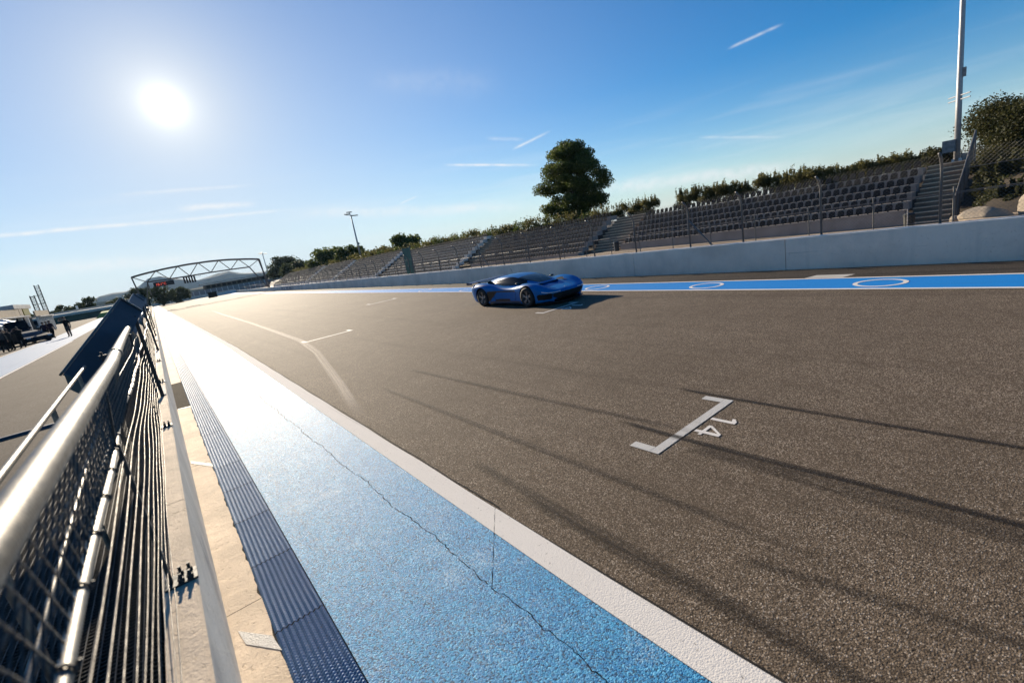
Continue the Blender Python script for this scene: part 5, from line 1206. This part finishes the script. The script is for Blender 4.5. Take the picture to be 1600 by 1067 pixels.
        # blade between grille and corner intake
        m=MB(); m.hexa([(2.14,s*.66,.13),(2.28,s*.60,.13),(2.30,s*.66,.13),(2.12,s*.76,.13),(2.24,s*.78,.42),(2.37,s*.66,.43),(2.36,s*.74,.42),(2.22,s*.88,.41)]); m.build('bumper_blade','body_blue',t)
        # mirror
        m=MB(); m.tube([(.72,s*.70,.78),(.74,s*.82,.81)],.012,6); m.build('mirror_arm','carbon',t)
        bm=bmesh.new(); bmesh.ops.create_uvsphere(bm,u_segments=12,v_segments=8,radius=1,matrix=Matrix.Translation((.75,s*.86,.82))@Matrix.Diagonal((.06,.08,.04,1)))
        mm=bpy.data.meshes.new('mirror'); bm.to_mesh(mm); bm.free(); mm.materials.append(MATS['carbon']); smooth_by_angle(mm); link('mirror',mm,t)
        # wing strut and end plate
        m=MB(); m.hexa([(-2.1,s*.55-.015,.78),(-1.95,s*.55-.015,.78),(-1.95,s*.55+.015,.78),(-2.1,s*.55+.015,.78),(-2.30,s*.55-.012,.92),(-2.12,s*.55-.012,.91),(-2.12,s*.55+.012,.91),(-2.30,s*.55+.012,.92)]); m.build('wing_strut','carbon',t)
        m=MB(); m.hexa([(-2.45,s*.985-.012,.86),(-2.05,s*.985-.012,.87),(-2.05,s*.985+.012,.87),(-2.45,s*.985+.012,.86),(-2.45,s*.985-.012,.97),(-2.07,s*.985-.012,.94),(-2.07,s*.985+.012,.94),(-2.45,s*.985+.012,.97)]); m.build('end_plate','wing_blue',t)
        # wheels
        for x in (1.37,-1.37):
            r=.345; w=.31; m=MB(); yo=s*.925
            m.lathe([(.235,-.5*w),(.26,-.52*w),(r*.93,-.5*w),(r*.985,-.42*w),(r,-.3*w),(r,.3*w),(r*.985,.42*w),(r*.93,.5*w),(.26,.52*w),(.235,.5*w)],36,'Y'); k=m.build('wheel','tyre_rubber',t,loc=(x,yo,r),smooth=True)
            m=MB(); m.lathe([(.24,-.47*w),(.24,.47*w),(.228,.47*w),(.222,.2*w),(.222,-.2*w),(.228,-.47*w),(.24,-.47*w)],36,'Y')
            of=s*w*.40
            for q in range(5):
                a=2*math.pi*q/5+.3
                for d in (-.16,.16): m.bar((.05*math.cos(a),of-s*.03,.05*math.sin(a)),(.23*math.cos(a+d),of,.23*math.sin(a+d)),.034,.03)
            m.lathe([(0,of+s*.015),(.05,of+s*.012),(.065,of-s*.04)],16,'Y'); m.build('rim','rim_alloy',k)
            m=MB(); m.lathe([(.0,of-s*.09),(.18,of-s*.09),(.18,of-s*.11)],28,'Y'); m.build('brake_disc','dark_steel',k)
    m=MB(); P=[(-2.08,.925),(-2.18,.945),(-2.32,.955),(-2.44,.955),(-2.42,.935),(-2.30,.925),(-2.14,.91)]
    for s0,s1 in ((-.975,.975),): 
        m.poly([(x,s0,z) for x,z in P]); m.poly([(x,s1,z) for x,z in P[::-1]])
        for a,b in zip(P,P[1:]+P[:1]): m.quad((a[0],s0,a[1]),(a[0],s1,a[1]),(b[0],s1,b[1]),(b[0],s0,b[1]))
    m.build('rear_wing','wing_blue',t)
    m=MB(); m.hexa([(1.9,-1.0,.085),(2.30,-.78,.085),(2.30,.78,.085),(1.9,1.0,.085),(1.9,-1.0,.11),(2.30,-.78,.105),(2.30,.78,.105),(1.9,1.0,.11)]); m.hexa([(2.30,-.78,.085),(2.52,-.40,.085),(2.52,.40,.085),(2.30,.78,.085),(2.30,-.78,.105),(2.52,-.40,.10),(2.52,.40,.10),(2.30,.78,.105)]); m.build('front_splitter','carbon',t)
    m=MB(); m.tube([(-.55,0,1.14),(-.62,0,1.30)],.007,5); m.build('antenna','carbon',t)
    m=MB(); m.lathe([(0,0),(.045,0),(.04,.012),(0,.018)],12,'Z'); b=m.build('nose_badge','lamp_lens',t); b.location=(2.28,0,.515); b.rotation_euler=(0,R(25),0)
    return t
hero()
# ------------------------------------------------------------------ air
def haze():
    m=bpy.data.materials.new('haze'); m.use_nodes=True; t=m.node_tree; t.nodes.clear()
    v=nd(t,'ShaderNodeVolumePrincipled'); v.inputs['Color'].default_value=(.55,.78,1,1); v.inputs['Density'].default_value=HAZE; v.inputs['Anisotropy'].default_value=.15
    o=nd(t,'ShaderNodeOutputMaterial'); t.links.new(v.outputs[0],o.inputs['Volume'])
    b=MB(); b.box((-4200,-600,-2.2),(4200,5200,215)); me=bpy.data.meshes.new('haze'); me.from_pydata(b.v,[],b.f); me.materials.append(m)
    link('haze',me,kind='stuff')
HAZE=4.5e-5
haze()
